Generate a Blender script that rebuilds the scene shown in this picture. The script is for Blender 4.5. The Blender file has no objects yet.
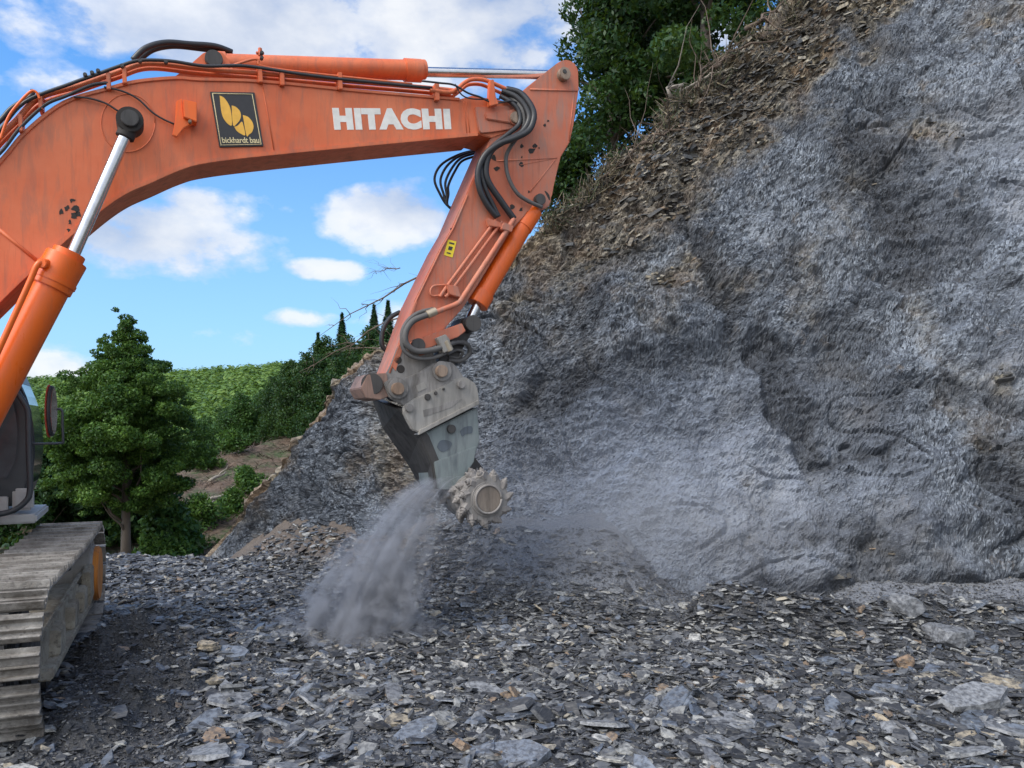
import bpy, bmesh, math, random
import numpy as np
from mathutils import Vector, Matrix
random.seed(7); rng = np.random.default_rng(11)
S = bpy.context.scene; COL = S.collection; R = math.radians

# ------------------------------------------------------------------ camera, world, sun, exposure
F, CXP, HZ, CH = 788.0, 512.0, 424.0, 2.5        # focal length in px, principal x, horizon row, eye height
cam = bpy.data.objects.new('camera', bpy.data.cameras.new('camera')); COL.objects.link(cam); S.camera = cam
cam.data.sensor_width = 36; cam.data.lens = 36*F/1024; cam.data.shift_y = (HZ-384)/1024
cam.location = (0, 0, CH); cam.rotation_euler = (R(90), 0, 0)
cam.data.clip_end = 6000; cam.data.clip_start = .05
S.render.resolution_x = 1024; S.render.resolution_y = 768
S.view_settings.view_transform = 'Standard'; S.view_settings.look = 'None'; S.view_settings.gamma = 1
S.view_settings.exposure = 0.82
SUN_EL, SUN_AZ = 46, -128          # azimuth measured from +Y towards +X: the sun stands behind the camera, to the left
SKY_STRENGTH, SUN_STRENGTH, SUN_ANGLE = 0.11, 1.5, 24

def N(nt, t, **kw):
    n = nt.nodes.new(t)
    for k, v in kw.items():
        if k.startswith('i_'): n.inputs[int(k[2:])].default_value = v
        elif k in n.inputs.keys() and not hasattr(n, k): n.inputs[k].default_value = v
        else: setattr(n, k, v)
    return n
def L(nt, a, b): nt.links.new(a, b)
def M_(nt, op, a, b=None, c=None, clamp=False):
    n = nt.nodes.new('ShaderNodeMath'); n.operation = op; n.use_clamp = clamp
    for i, x in enumerate((a, b, c)):
        if x is None: continue
        if isinstance(x, (int, float)): n.inputs[i].default_value = x
        else: L(nt, x, n.inputs[i])
    return n.outputs[0]
def ramp(nt, fac, stops, interp='LINEAR'):
    n = nt.nodes.new('ShaderNodeValToRGB'); n.color_ramp.interpolation = interp
    e = n.color_ramp.elements
    while len(e) < len(stops): e.new(.5)
    for el, (p, c) in zip(e, stops):
        el.position = p; el.color = (*c, 1) if len(c) == 3 else c
    L(nt, fac, n.inputs[0]); return n.outputs[0]
def mixc(nt, fac, a, b, mode='MIX'):
    n = nt.nodes.new('ShaderNodeMix'); n.data_type = 'RGBA'; n.blend_type = mode
    for s, x in ((n.inputs[0], fac), (n.inputs[6], a), (n.inputs[7], b)):
        if isinstance(x, (int, float)): s.default_value = x
        elif isinstance(x, tuple): s.default_value = (*x, 1)
        else: L(nt, x, s)
    return n.outputs[2]

W = bpy.data.worlds.new('World'); S.world = W; W.use_nodes = True
nt = W.node_tree; nt.nodes.clear()
sky = N(nt, 'ShaderNodeTexSky', sky_type='NISHITA'); sky.sun_disc = False
sky.sun_elevation = R(SUN_EL); sky.sun_rotation = R(SUN_AZ); sky.altitude = 300; sky.air_density = 1.15; sky.dust_density = .3; sky.ozone_density = 2.2
tc = N(nt, 'ShaderNodeTexCoord'); sep = N(nt, 'ShaderNodeSeparateXYZ'); L(nt, tc.outputs['Generated'], sep.inputs[0])
gx, gy, gz = sep.outputs
# clouds: two noise layers on the direction, gathered round a list of cloud banks (azimuth, elevation, half sizes in degrees)
az = M_(nt, 'MULTIPLY', M_(nt, 'ARCTAN2', gx, gy), 57.2958); el = M_(nt, 'MULTIPLY', M_(nt, 'ARCSINE', gz), 57.2958)
nz = N(nt, 'ShaderNodeTexNoise'); nz.inputs['Scale'].default_value = 8.5; nz.inputs['Detail'].default_value = 10; nz.inputs['Roughness'].default_value = .58
mp = N(nt, 'ShaderNodeMapping'); mp.inputs['Scale'].default_value = (1, 1, 1.7); L(nt, tc.outputs['Generated'], mp.inputs[0]); L(nt, mp.outputs[0], nz.inputs['Vector'])
def azel(px, py):
    x, z = (px-CXP)/F, (HZ-py)/F
    return math.degrees(math.atan2(x, 1)), math.degrees(math.atan2(z, math.hypot(x, 1)))
banks = [(225,12,185,66,1.25),(440,25,160,75,1.0),(520,5,100,55,.9),(165,240,128,42,.9),(215,212,70,22,.7),(385,221,84,36,.95),(322,269,50,13,.8),
         (305,318,52,12,.65),(45,372,70,20,.6),(20,160,50,40,.5),(260,205,60,14,.45),(690,60,160,60,.55),(55,90,60,25,.4),(20,20,40,30,.5),
         (-300,120,260,60,1),(1250,90,300,90,1),(-700,60,300,90,1),(480,-260,420,120,1.1),(-100,-500,400,140,1)]
acc = None
for (px, py, rx, ry, a) in banks:
    if py < -100: ca, ce = azel(px, -100); ce += (-100-py)/14
    else: ca, ce = azel(px, py)
    dx = M_(nt, 'DIVIDE', M_(nt, 'SUBTRACT', az, ca), rx/13.5); dy = M_(nt, 'DIVIDE', M_(nt, 'SUBTRACT', el, ce), ry/13.5)
    d = M_(nt, 'ADD', M_(nt, 'MULTIPLY', dx, dx), M_(nt, 'MULTIPLY', dy, dy))
    v = M_(nt, 'MULTIPLY', M_(nt, 'SUBTRACT', 1, d, clamp=True), a)
    acc = v if acc is None else M_(nt, 'MAXIMUM', acc, v)
behind = M_(nt, 'MULTIPLY', M_(nt, 'MULTIPLY', gy, -2.2, clamp=True), .95)      # unseen broken cloud added behind the camera for soft neutral fill
acc = M_(nt, 'MAXIMUM', acc, behind)
cm = M_(nt, 'ADD', M_(nt, 'MULTIPLY', acc, .74), M_(nt, 'MULTIPLY', M_(nt, 'SUBTRACT', nz.outputs[0], .5), 1.9))
cmask = ramp(nt, cm, [(.14, (0,0,0)), (.28, (.30,)*3), (.44, (.88,)*3), (.7, (1,1,1))])
nz2 = N(nt, 'ShaderNodeTexNoise'); nz2.inputs['Scale'].default_value = 4; nz2.inputs['Detail'].default_value = 5; L(nt, mp.outputs[0], nz2.inputs['Vector'])
ccol = ramp(nt, M_(nt, 'ADD', M_(nt, 'MULTIPLY', nz2.outputs[0], .6), M_(nt, 'MULTIPLY', nz.outputs[0], .4)), [(.38, (2.8,3.2,4.0)), (.56, (5.1,5.15,5.2))])
sd_ = (math.sin(R(SUN_AZ))*math.cos(R(SUN_EL)), math.cos(R(SUN_AZ))*math.cos(R(SUN_EL)), math.sin(R(SUN_EL)))
dt = M_(nt, 'ADD', M_(nt, 'ADD', M_(nt, 'MULTIPLY', gx, sd_[0]), M_(nt, 'MULTIPLY', gy, sd_[1])), M_(nt, 'MULTIPLY', gz, sd_[2]), clamp=True)
near_sun = M_(nt, 'ADD', 1, M_(nt, 'MULTIPLY', M_(nt, 'MULTIPLY', dt, dt), 2.6))      # cloud brightened towards the sun to strengthen that fill
vm = N(nt, 'ShaderNodeVectorMath', operation='SCALE'); L(nt, ccol, vm.inputs[0]); L(nt, near_sun, vm.inputs['Scale']); ccol = vm.outputs[0]
skyc = mixc(nt, 1.0, sky.outputs[0], (.46, .88, 1.24), 'MULTIPLY')
# pale band of air near the horizon
hb = ramp(nt, gz, [(0, (.75,)*3), (.12, (.5,)*3), (.42, (0,0,0))])
skyc = mixc(nt, hb, skyc, (2.3, 3.25, 4.9))
out = mixc(nt, M_(nt, 'MULTIPLY', cmask, .9), skyc, ccol)
bg = N(nt, 'ShaderNodeBackground'); bg.inputs[1].default_value = SKY_STRENGTH; L(nt, out, bg.inputs[0])
wo = N(nt, 'ShaderNodeOutputWorld'); L(nt, bg.outputs[0], wo.inputs[0])
sun = bpy.data.objects.new('sun', bpy.data.lights.new('sun', 'SUN')); COL.objects.link(sun)
sun.data.energy = SUN_STRENGTH; sun.data.angle = R(SUN_ANGLE); sun.data.color = (1, .93, .82)
sd = Vector((math.sin(R(SUN_AZ))*math.cos(R(SUN_EL)), math.cos(R(SUN_AZ))*math.cos(R(SUN_EL)), math.sin(R(SUN_EL))))
sun.rotation_euler = sd.to_track_quat('Z', 'Y').to_euler(); sun.location = (-20, -20, 40)

# ------------------------------------------------------------------ helpers
def tag(o, label=None, cat=None, group=None, kind=None):
    if label: o['label'] = label
    if cat: o['category'] = cat
    if group: o['group'] = group
    if kind: o['kind'] = kind
    return o
def P(px, py, Y): return Vector(((px-CXP)*Y/F, Y, CH+(HZ-py)*Y/F))
def fastmesh(name, co, loops, starts, mat=None, smooth=False):
    me = bpy.data.meshes.new(name); co = np.asarray(co, np.float32)
    me.vertices.add(len(co)); me.vertices.foreach_set('co', co.ravel())
    me.loops.add(len(loops)); me.loops.foreach_set('vertex_index', np.asarray(loops, np.int32))
    me.polygons.add(len(starts)); me.polygons.foreach_set('loop_start', np.asarray(starts, np.int32))
    me.update(calc_edges=True); me.validate()
    me.polygons.foreach_set('use_smooth', np.full(len(me.polygons), bool(smooth)))
    if mat: me.materials.append(mat)
    return me
def link(name, me, parent=None, loc=None):
    o = bpy.data.objects.new(name, me); COL.objects.link(o)
    if parent: o.parent = parent
    if loc is not None: o.location = loc
    return o
def empty(name, loc):
    o = bpy.data.objects.new(name, None); o.empty_display_size = .3; COL.objects.link(o); o.location = loc; return o
def copy_tree(o, parent=None, loc=None):
    c = o.copy(); COL.objects.link(c); c.parent = parent
    if loc is not None: c.location = loc
    for ch in list(o.children): copy_tree(ch, c)
    return c
def grid_mesh(name, X, Y, Z, mat, smooth=True):
    n, m = X.shape; co = np.stack([X, Y, Z], -1).reshape(-1, 3)
    i = np.arange(n*m).reshape(n, m)
    q = np.stack([i[:-1, :-1], i[1:, :-1], i[1:, 1:], i[:-1, 1:]], -1).reshape(-1)
    return fastmesh(name, co, q, np.arange(0, len(q), 4), mat, smooth)

# numpy gradient noise
_perm = rng.permutation(256).astype(np.int64); _g = rng.normal(size=(256, 3)); _g /= np.linalg.norm(_g, axis=1)[:, None]
def gnoise(x, y, z):
    xi, yi, zi = (np.floor(a).astype(np.int64) for a in (x, y, z)); xf, yf, zf = x-xi, y-yi, z-zi
    fu = lambda t: t*t*t*(t*(t*6-15)+10)
    u, v, w = fu(xf), fu(yf), fu(zf); r = 0
    for a in (0, 1):
        for b in (0, 1):
            for c in (0, 1):
                h = _perm[(_perm[(_perm[(xi+a) & 255]+yi+b) & 255]+zi+c) & 255]; g = _g[h]
                d = g[..., 0]*(xf-a)+g[..., 1]*(yf-b)+g[..., 2]*(zf-c)
                r = r+d*(u if a else 1-u)*(v if b else 1-v)*(w if c else 1-w)
    return r*1.6
def fbm(x, y, z, o=4, gain=.5):
    r, a = 0, 1
    for k in range(o): r = r+a*gnoise(x+k*17.3, y+k*9.1, z+k*5.7); x, y, z, a = x*2.03, y*2.03, z*2.03, a*gain
    return r
def sstep(a, b, x): t = np.clip((x-a)/(b-a), 0, 1); return t*t*(3-2*t)

# ------------------------------------------------------------------ materials
def newmat(name):
    m = bpy.data.materials.new(name); m.use_nodes = True; nt = m.node_tree
    b = nt.nodes['Principled BSDF']; return m, nt, b
def noise(nt, vec, scale, detail=5, rough=.55, dist=0):
    n = nt.nodes.new('ShaderNodeTexNoise'); n.inputs['Scale'].default_value = scale; n.inputs['Detail'].default_value = detail
    n.inputs['Roughness'].default_value = rough; n.inputs['Distortion'].default_value = dist
    if vec is not None: L(nt, vec, n.inputs['Vector'])
    return n.outputs[0]
def mapping(nt, vec, scale=(1,1,1), rot=(0,0,0)):
    n = nt.nodes.new('ShaderNodeMapping'); n.inputs['Scale'].default_value = scale; n.inputs['Rotation'].default_value = rot
    L(nt, vec, n.inputs[0]); return n.outputs[0]
def bump(nt, b, h, strength=.5, dist=.02, prev=None):
    n = nt.nodes.new('ShaderNodeBump'); n.inputs['Strength'].default_value = strength; n.inputs['Distance'].default_value = dist
    L(nt, h, n.inputs['Height'])
    if prev is not None: L(nt, prev, n.inputs['Normal'])
    L(nt, n.outputs[0], b.inputs['Normal']); return n.outputs[0]
def geo(nt): return nt.nodes.new('ShaderNodeNewGeometry')

def paint(name, base, faded, dirt=(.16,.12,.1), rough=.42, dirtamt=.5):
    m, nt, b = newmat(name); g = geo(nt); pos = g.outputs['Position']
    n1 = noise(nt, pos, 1.3, 6, .6); n2 = noise(nt, mapping(nt, pos, (3, 3, .55)), 3.2, 7, .65, .4); n3 = noise(nt, pos, 34, 4, .7)
    c = mixc(nt, ramp(nt, n1, [(.32, (0,)*3), (.7, (1,)*3)]), base, faded)
    streak = M_(nt, 'MULTIPLY', ramp(nt, n2, [(.48, (0,)*3), (.70, (1,)*3)]), .75*dirtamt)
    n4 = noise(nt, mapping(nt, pos, (14, 14, .8), (0, R(8), 0)), 1.6, 6, .7); c = mixc(nt, M_(nt, 'MULTIPLY', ramp(nt, n4, [(.56, (0,)*3), (.64, (1,)*3)]), .30*dirtamt), c, tuple(x*.45 for x in base))
    c = mixc(nt, streak, c, dirt)
    chips = ramp(nt, M_(nt, 'ADD', M_(nt, 'MULTIPLY', n3, .6), M_(nt, 'MULTIPLY', n1, .4)), [(.655, (0,)*3), (.675, (1,)*3)])
    c = mixc(nt, M_(nt, 'MULTIPLY', chips, .55*dirtamt), c, (.09, .05, .04))
    L(nt, c, b.inputs['Base Color'])
    L(nt, ramp(nt, n2, [(.3, (rough-.06,)*3), (.75, (rough+.22,)*3)]), b.inputs['Roughness'])
    bump(nt, b, noise(nt, pos, 9, 3), .12, .01); return m
M = {}
M['orange'] = paint('faded_orange_paint', (.62,.115,.03), (.70,.19,.075), dirtamt=.55)
M['orange_dusty'] = paint('dusty_orange_paint', (.50,.115,.05), (.54,.20,.12), (.26,.2,.17), .55, .9)
M['orange_fresh'] = paint('bright_orange_paint', (.84,.14,.008), (.78,.125,.012), rough=.3, dirtamt=.25)
M['grey_paint'] = paint('dusty_grey_paint', (.17,.16,.15), (.30,.28,.26), (.08,.07,.06), .6, 1)
M['pale_steel'] = paint('pale_scuffed_steel', (.33,.31,.28), (.25,.235,.21), (.12,.11,.10), .5, .9)
M['teal_steel'] = paint('grey_green_scuffed_steel', (.15,.185,.185), (.24,.26,.25), (.06,.07,.08), .4, .9)
M['dark_steel'] = paint('grimy_dark_steel', (.035,.033,.032), (.075,.068,.062), (.02,.018,.016), .5, 1)
M['pin'] = paint('brown_pin_steel', (.22,.14,.09), (.32,.24,.18), (.06,.05,.04), .5, 1)
M['cap'] = paint('dusty_brown_cap', (.17,.13,.10), (.26,.22,.18), (.07,.06,.05), .6, 1)
M['dark_blue'] = paint('dark_blue_grey', (.07,.085,.10), (.12,.14,.16), (.04,.045,.05), .5, .8)
M['pick'] = paint('dusty_pick_steel', (.17,.155,.145), (.30,.275,.25), (.09,.08,.075), .6, 1)
M['yellow_hub'] = paint('yellow_orange_hub_paint', (.62,.22,.02), (.55,.2,.04), rough=.5, dirtamt=.5)
m, nt, b = newmat('dusty_track_steel'); pos_ = geo(nt).outputs['Position']
na = noise(nt, pos_, 3.2, 7, .7); nb2 = noise(nt, pos_, 26, 5, .7)
c_ = ramp(nt, na, [(.34, (.10,.085,.068)), (.48, (.21,.19,.165)), (.62, (.33,.305,.27)), (.8, (.42,.395,.35))])
c_ = mixc(nt, ramp(nt, nb2, [(.30, (.85,)*3), (.46, (0,)*3)]), c_, (.07,.06,.05)); L(nt, c_, b.inputs['Base Color']); b.inputs['Roughness'].default_value = .65
bump(nt, b, nb2, .7, .02); M['shoe'] = m
m, nt, b = newmat('mud_caked_frame'); pos_ = geo(nt).outputs['Position']
na = noise(nt, pos_, 2.6, 8, .7); nb2 = noise(nt, pos_, 17, 6, .75)
c_ = ramp(nt, na, [(.30, (.13,.11,.085)), (.42, (.30,.255,.19)), (.60, (.46,.41,.32))])
c_ = mixc(nt, ramp(nt, nb2, [(.34, (.7,)*3), (.48, (0,)*3)]), c_, (.09,.075,.06)); L(nt, c_, b.inputs['Base Color']); b.inputs['Roughness'].default_value = .9
bump(nt, b, nb2, .9, .04); M['frame'] = m
M['brown_dusty'] = paint('dust_browned_paint', (.24,.15,.115), (.32,.19,.14), (.10,.08,.065), .6, 1)
def plain(name, c, rough=.5, metal=0, bumpamt=.1):
    m, nt, b = newmat(name); g = geo(nt); n = noise(nt, g.outputs['Position'], 14, 5, .6)
    L(nt, mixc(nt, n, tuple(x*.75 for x in c), tuple(min(1, x*1.22) for x in c)), b.inputs['Base Color'])
    b.inputs['Roughness'].default_value = rough; b.inputs['Metallic'].default_value = metal
    bump(nt, b, n, bumpamt, .005); return m
M['chrome'] = plain('polished_rod', (.62,.62,.63), .16, 1, .01)
M['hose'] = plain('black_rubber', (.028,.028,.030), .42)
M['hose_dusty'] = plain('dusty_rubber', (.10,.095,.09), .65)
M['white'] = plain('white_lettering', (.78,.75,.68), .5)
M['sign_black'] = plain('black_plate', (.025,.024,.026), .4)
M['sign_cream'] = plain('cream_print', (.72,.60,.33), .5)
M['sign_yellow'] = plain('amber_print', (.85,.45,.06), .5)
M['warn'] = plain('yellow_sticker', (.80,.60,.03), .5)
M['dark_print'] = plain('dark_print', (.03,.03,.03), .5)
M['rubber_dull'] = plain('dull_black_grease', (.03,.025,.022), .8, 0, .6)
M['red'] = plain('red_trim', (.42,.07,.04), .5)
M['brass'] = plain('worn_fitting', (.45,.38,.28), .45, .6)
M['cab_grey'] = plain('dark_cab_paint', (.045,.05,.056), .4)
M['deck'] = plain('pale_deck_paint', (.45,.44,.42), .6)
m, nt, b = newmat('cab_glass'); b.inputs['Base Color'].default_value = (.03,.035,.04,1); b.inputs['Roughness'].default_value = .08
L(nt, ramp(nt, noise(nt, geo(nt).outputs['Position'], 5), [(.3, (.05,.058,.066)), (.8, (.10,.112,.125))]), b.inputs['Base Color']); M['glass'] = m  # base colour lightened grey-blue to stand in for reflected sky
m, nt, b = newmat('mirror_glass'); b.inputs['Metallic'].default_value = 1; b.inputs['Roughness'].default_value = .08
L(nt, ramp(nt, noise(nt, geo(nt).outputs['Position'], 8), [(.3, (.35,.36,.38)), (.8, (.5,.5,.52))]), b.inputs['Base Color']); M['mirror'] = m

def stone_mat(name, stops, rough=.6, dust=0):
    m, nt, b = newmat(name); g = geo(nt); pos = g.outputs['Position']
    c = ramp(nt, g.outputs['Random Per Island'], stops, 'CONSTANT' if len(stops) > 3 else 'LINEAR')
    n = noise(nt, pos, 22, 6, .65); n2 = noise(nt, mapping(nt, pos, (1, 1, 9)), 14, 5, .6)
    c = mixc(nt, ramp(nt, n, [(.42, (0,)*3), (.6, (.75,)*3)]), c, (.035,.036,.04))
    c = mixc(nt, M_(nt, 'MULTIPLY', ramp(nt, n2, [(.5, (0,)*3), (.8, (1,)*3)]), .35), c, (.36,.34,.30))
    L(nt, c, b.inputs['Base Color']); b.inputs['Roughness'].default_value = rough
    h = M_(nt, 'ADD', n, n2); bump(nt, b, h, .3, .008); return m
slate = [(0, (.022,.023,.026)), (.27, (.058,.06,.065)), (.48, (.12,.124,.13)), (.64, (.21,.21,.205)), (.76, (.34,.335,.31)), (.86, (.10,.12,.155)), (.93, (.33,.29,.22)), (.96, (.24,.17,.11)), (.97, (.44,.43,.40))]
M['chips'] = stone_mat('slate_chips', slate, .55)
M['grit'] = stone_mat('grit', [(0, (.03,.031,.034)), (.35, (.08,.083,.09)), (.7, (.15,.15,.15)), (.88, (.26,.24,.20))], .6)
M['fines'] = stone_mat('dark_fines', [(0, (.03,.031,.034)), (.5, (.055,.058,.064)), (.8, (.09,.095,.10)), (.95, (.16,.16,.16))], .6)
M['blue'] = stone_mat('blue_grey_slate', [(0, (.12,.14,.17)), (1, (.20,.22,.25))], .38)
M['grey'] = stone_mat('grey_slate', [(0, (.17,.175,.185)), (1, (.27,.275,.28))], .55)
M['darks'] = stone_mat('dark_slate', [(0, (.05,.052,.058)), (1, (.09,.094,.10))], .45)
M['tan'] = stone_mat('tan_stone', [(0, (.42,.34,.23)), (1, (.34,.29,.21))], .7)
M['rusty'] = stone_mat('rusty_stone', [(0, (.27,.175,.105)), (1, (.22,.16,.11))], .7)
M['pale'] = stone_mat('pale_stone', [(0, (.42,.40,.36)), (1, (.36,.35,.32))], .65)
M['loose'] = stone_mat('loose_brown_rock', [(0, (.045,.042,.036)), (.25, (.10,.09,.072)), (.45, (.18,.15,.11)), (.62, (.30,.255,.18)), (.75, (.09,.095,.10)), (.85, (.38,.34,.26)), (.94, (.22,.15,.09))], .75)

def leaf_mat(name, stops, trans=.3, ns=.55, wr=.55):
    m, nt, b = newmat(name); g = geo(nt)
    r = g.outputs['Random Per Island']; n = noise(nt, g.outputs['Position'], ns, 4)
    n = ramp(nt, n, [(.3, (0,)*3), (.7, (1,)*3)]); f = M_(nt, 'ADD', M_(nt, 'MULTIPLY', r, wr), M_(nt, 'MULTIPLY', n, 1-wr))
    c = ramp(nt, f, stops); L(nt, c, b.inputs['Base Color']); b.inputs['Roughness'].default_value = .5
    b.inputs['Specular IOR Level'].default_value = .3
    t = nt.nodes.new('ShaderNodeBsdfTranslucent'); L(nt, mixc(nt, .5, c, (.16,.24,.02)), t.inputs[0])
    mx = nt.nodes.new('ShaderNodeMixShader'); mx.inputs[0].default_value = trans
    L(nt, b.outputs[0], mx.inputs[1]); L(nt, t.outputs[0], mx.inputs[2])
    L(nt, mx.outputs[0], nt.nodes['Material Output'].inputs[0]); return m
M['leaf'] = leaf_mat('fresh_leaves', [(.15, (.018,.055,.012)), (.5, (.05,.118,.02)), (.85, (.12,.22,.035))])
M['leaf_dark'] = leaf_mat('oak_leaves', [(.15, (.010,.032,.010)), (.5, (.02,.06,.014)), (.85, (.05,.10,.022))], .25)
M['leaf_mid'] = leaf_mat('hillside_leaves', [(.15, (.018,.055,.013)), (.5, (.038,.10,.02)), (.85, (.08,.16,.03))], .25)
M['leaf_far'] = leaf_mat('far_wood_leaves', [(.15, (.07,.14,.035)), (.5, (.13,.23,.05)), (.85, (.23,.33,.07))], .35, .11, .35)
M['needle'] = leaf_mat('spruce_needles', [(.15, (.018,.05,.02)), (.5, (.035,.08,.03)), (.85, (.06,.12,.045))], .1)
M['bark'] = plain('grey_bark', (.12,.10,.08), .9, 0, .8)
M['wood_pale'] = plain('bleached_dead_wood', (.30,.26,.21), .85, 0, .6)
M['twig'] = plain('brown_twigs', (.13,.095,.07), .9, 0, .4)

# ------------------------------------------------------------------ ground
def wallbase(px): return np.interp(px, [120, 205, 250, 300, 350, 430, 500, 560, 700, 850, 1024, 1250, 1500], [19.5, 17.2, 16.2, 15.0, 13.9, 12.5, 11.75, 11.45, 11.15, 11.1, 10.6, 9.4, 8.0])
def gz_(x, y):
    x = np.asarray(x, float); y = np.asarray(y, float); px = CXP+F*x/np.maximum(y, .5)
    z = .07*fbm(x*.8, y*.8, 0*x, 3)+.028*fbm(x*3.1, y*3.1, 0*x+4, 3)
    ridge = np.exp(-((y-9.5-.22*np.sin(x*1.3))/.42)**2)*sstep(1.7, 2.6, x)*(.34+.12*(1-sstep(3.6,5.2,x))+.16*fbm(x*1.3, y*.2, 0*x+9, 3))
    ridge += np.exp(-((y-9.2)/.5)**2-((x-2.55)/.5)**2)*.20
    z = z+ridge
    dw = y-(wallbase(px)-1.5)
    ap = np.clip(dw, 0, 3)*.50*sstep(360, 440, px)*(1-sstep(600, 700, px)); z = z+ap
    z = z+np.clip(dw, 0, 2.5)*.30*(1-sstep(360, 430, px))*sstep(190, 260, px)
    z = z+np.clip(y-(wallbase(px)-.75), 0, 2)*.30*sstep(800, 880, px)
    for (mx, my, h, r) in ((-4.05, 8.5, .34, .62), (-3.25, 7.3, .22, .7), (-4.35, 9.6, .22, .5), (-2.85, 8.6, .10, .5), (-3.4, 6.3, .16, .5)):
        z = z+h*np.exp(-((x-mx)**2+(y-my)**2)/r**2)*(1+.8*fbm(x*3, y*3, 0*x+2, 3))
    z = z-np.clip(y-14.6+.3*np.sin(x), 0, 60)*.30*(1-sstep(215, 300, px))
    return z
def gravel_mat():
    m, nt, b = newmat('slate_gravel'); g = geo(nt); pos = g.outputs['Position']
    vo = nt.nodes.new('ShaderNodeTexVoronoi'); vo.inputs['Scale'].default_value = 22; L(nt, mapping(nt, pos, (1, 1.3, 1.3)), vo.inputs['Vector'])
    vo2 = nt.nodes.new('ShaderNodeTexVoronoi'); vo2.inputs['Scale'].default_value = 60; L(nt, pos, vo2.inputs['Vector'])
    sp = nt.nodes.new('ShaderNodeSeparateColor'); L(nt, vo.outputs['Color'], sp.inputs[0])
    c = ramp(nt, sp.outputs[0], [(0, (.035,.036,.04)), (.5, (.075,.08,.09)), (.85, (.14,.15,.165)), (1, (.22,.2,.17))])
    at = nt.nodes.new('ShaderNodeAttribute'); at.attribute_name = 'zone'; zs = nt.nodes.new('ShaderNodeSeparateColor'); L(nt, at.outputs['Color'], zs.inputs[0])
    n = noise(nt, pos, 9, 6, .65)
    c = mixc(nt, zs.outputs[0], c, mixc(nt, n, (.13,.136,.15), (.22,.23,.25)))           # fine dust
    c = mixc(nt, M_(nt, 'MULTIPLY', zs.outputs[1], .85), c, mixc(nt, n, (.022,.022,.024), (.06,.06,.062)))   # dark spoil
    c = mixc(nt, M_(nt, 'MULTIPLY', zs.outputs[2], .8), c, mixc(nt, n, (.095,.068,.048), (.165,.125,.088)))     # brown earth
    L(nt, c, b.inputs['Base Color']); b.inputs['Roughness'].default_value = .8
    h = M_(nt, 'ADD', M_(nt, 'MULTIPLY', vo.outputs['Distance'], 1), M_(nt, 'ADD', M_(nt, 'MULTIPLY', vo2.outputs['Distance'], .4), n))
    bump(nt, b, h, .8, .03); return m
M['gravel'] = gravel_mat()
def ground():
    ys = np.concatenate([np.linspace(1.5, 5.2, 40), np.linspace(5.25, 13, 300), np.linspace(13.1, 24, 110)])
    us = np.concatenate([np.linspace(-2.2, -.72, 40), np.linspace(-.70, .75, 430), np.linspace(.78, 2.2, 35)])
    U, Y = np.meshgrid(us, ys, indexing='ij'); X = U*Y; Z = gz_(X, Y)
    Z = Z+.018*fbm(X*11, Y*11, X*0, 3)
    me = grid_mesh('ground', X, Y, Z, M['gravel']); px = CXP+F*X/Y
    dust = sstep(-1.3, -.6, Y-wallbase(px))*sstep(430, 500, px)*(.55+.45*sstep(640, 760, px))
    dust = np.clip(dust+.35*sstep(9.4, 10.6, Y)*sstep(450, 560, px)*(1-sstep(640, 760, px)), 0, 1)
    dark = np.exp(-((X+.49*Y)/.72)**4-((Y-7.0)/2.6)**4)*1.3+np.exp(-((X-2.6)/.6)**2-((Y-9.3)/.5)**2)+.8*np.exp(-((Y-9.15)/.3)**2)*sstep(3,4,X)
    earth = sstep(-1.6, -.4, Y-wallbase(px))*(1-sstep(400, 470, px))*sstep(180, 230, px)
    far = sstep(14.8, 17, Y)*(1-sstep(200, 300, px)); earth = np.clip(earth+far, 0, 1)
    a = me.color_attributes.new('zone', 'FLOAT_COLOR', 'POINT')
    a.data.foreach_set('color', np.stack([dust, np.clip(dark, 0, 1), earth, np.ones_like(dust)], -1).astype(np.float32).ravel())
    tag(link('ground', me), kind='structure')
ground()

# background terrain
def tz(x, y):
    v = -6+.24*(y-45); cap = 4+.5*(x+17.5)
    cap = np.where(cap > 9, 9+.25*(cap-9), cap); mid = np.minimum(v, cap+.02*(y-80)); mid = np.maximum(mid, -6.5)
    mid = np.where(y > 105, mid-(y-105)*.10, mid); mid = np.maximum(mid, -9)
    far = -9+36*sstep(150, 430, y+.10*x)*(1+.12*np.sin(x*.011+1))-.0*x
    far = far+ np.clip((x+160)*.03, -6, 14)*sstep(200, 430, y)
    z = np.maximum(mid, far)
    z = np.where(y < 45, -3.2-2.8*sstep(18, 45, y)+0*z, z)
    return z+.7*fbm(x*.06, y*.06, 0*x, 4)+.12*fbm(x*.5, y*.5, 0*x, 3)
def soil_mat():
    m, nt, b = newmat('hillside_soil'); g = geo(nt); pos = g.outputs['Position']
    n = noise(nt, pos, .35, 8, .7); n2 = noise(nt, pos, 2.5, 6, .7)
    c = ramp(nt, n, [(.38, (.045,.085,.022)), (.47, (.09,.075,.045)), (.56, (.14,.092,.062)), (.72, (.11,.075,.053))])
    c = mixc(nt, ramp(nt, n2, [(.45, (0,)*3), (.7, (.7,)*3)]), c, (.25,.19,.14))
    L(nt, c, b.inputs['Base Color']); b.inputs['Roughness'].default_value = .95; bump(nt, b, n2, .8, .3); return m
M['soil'] = soil_mat()
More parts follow.
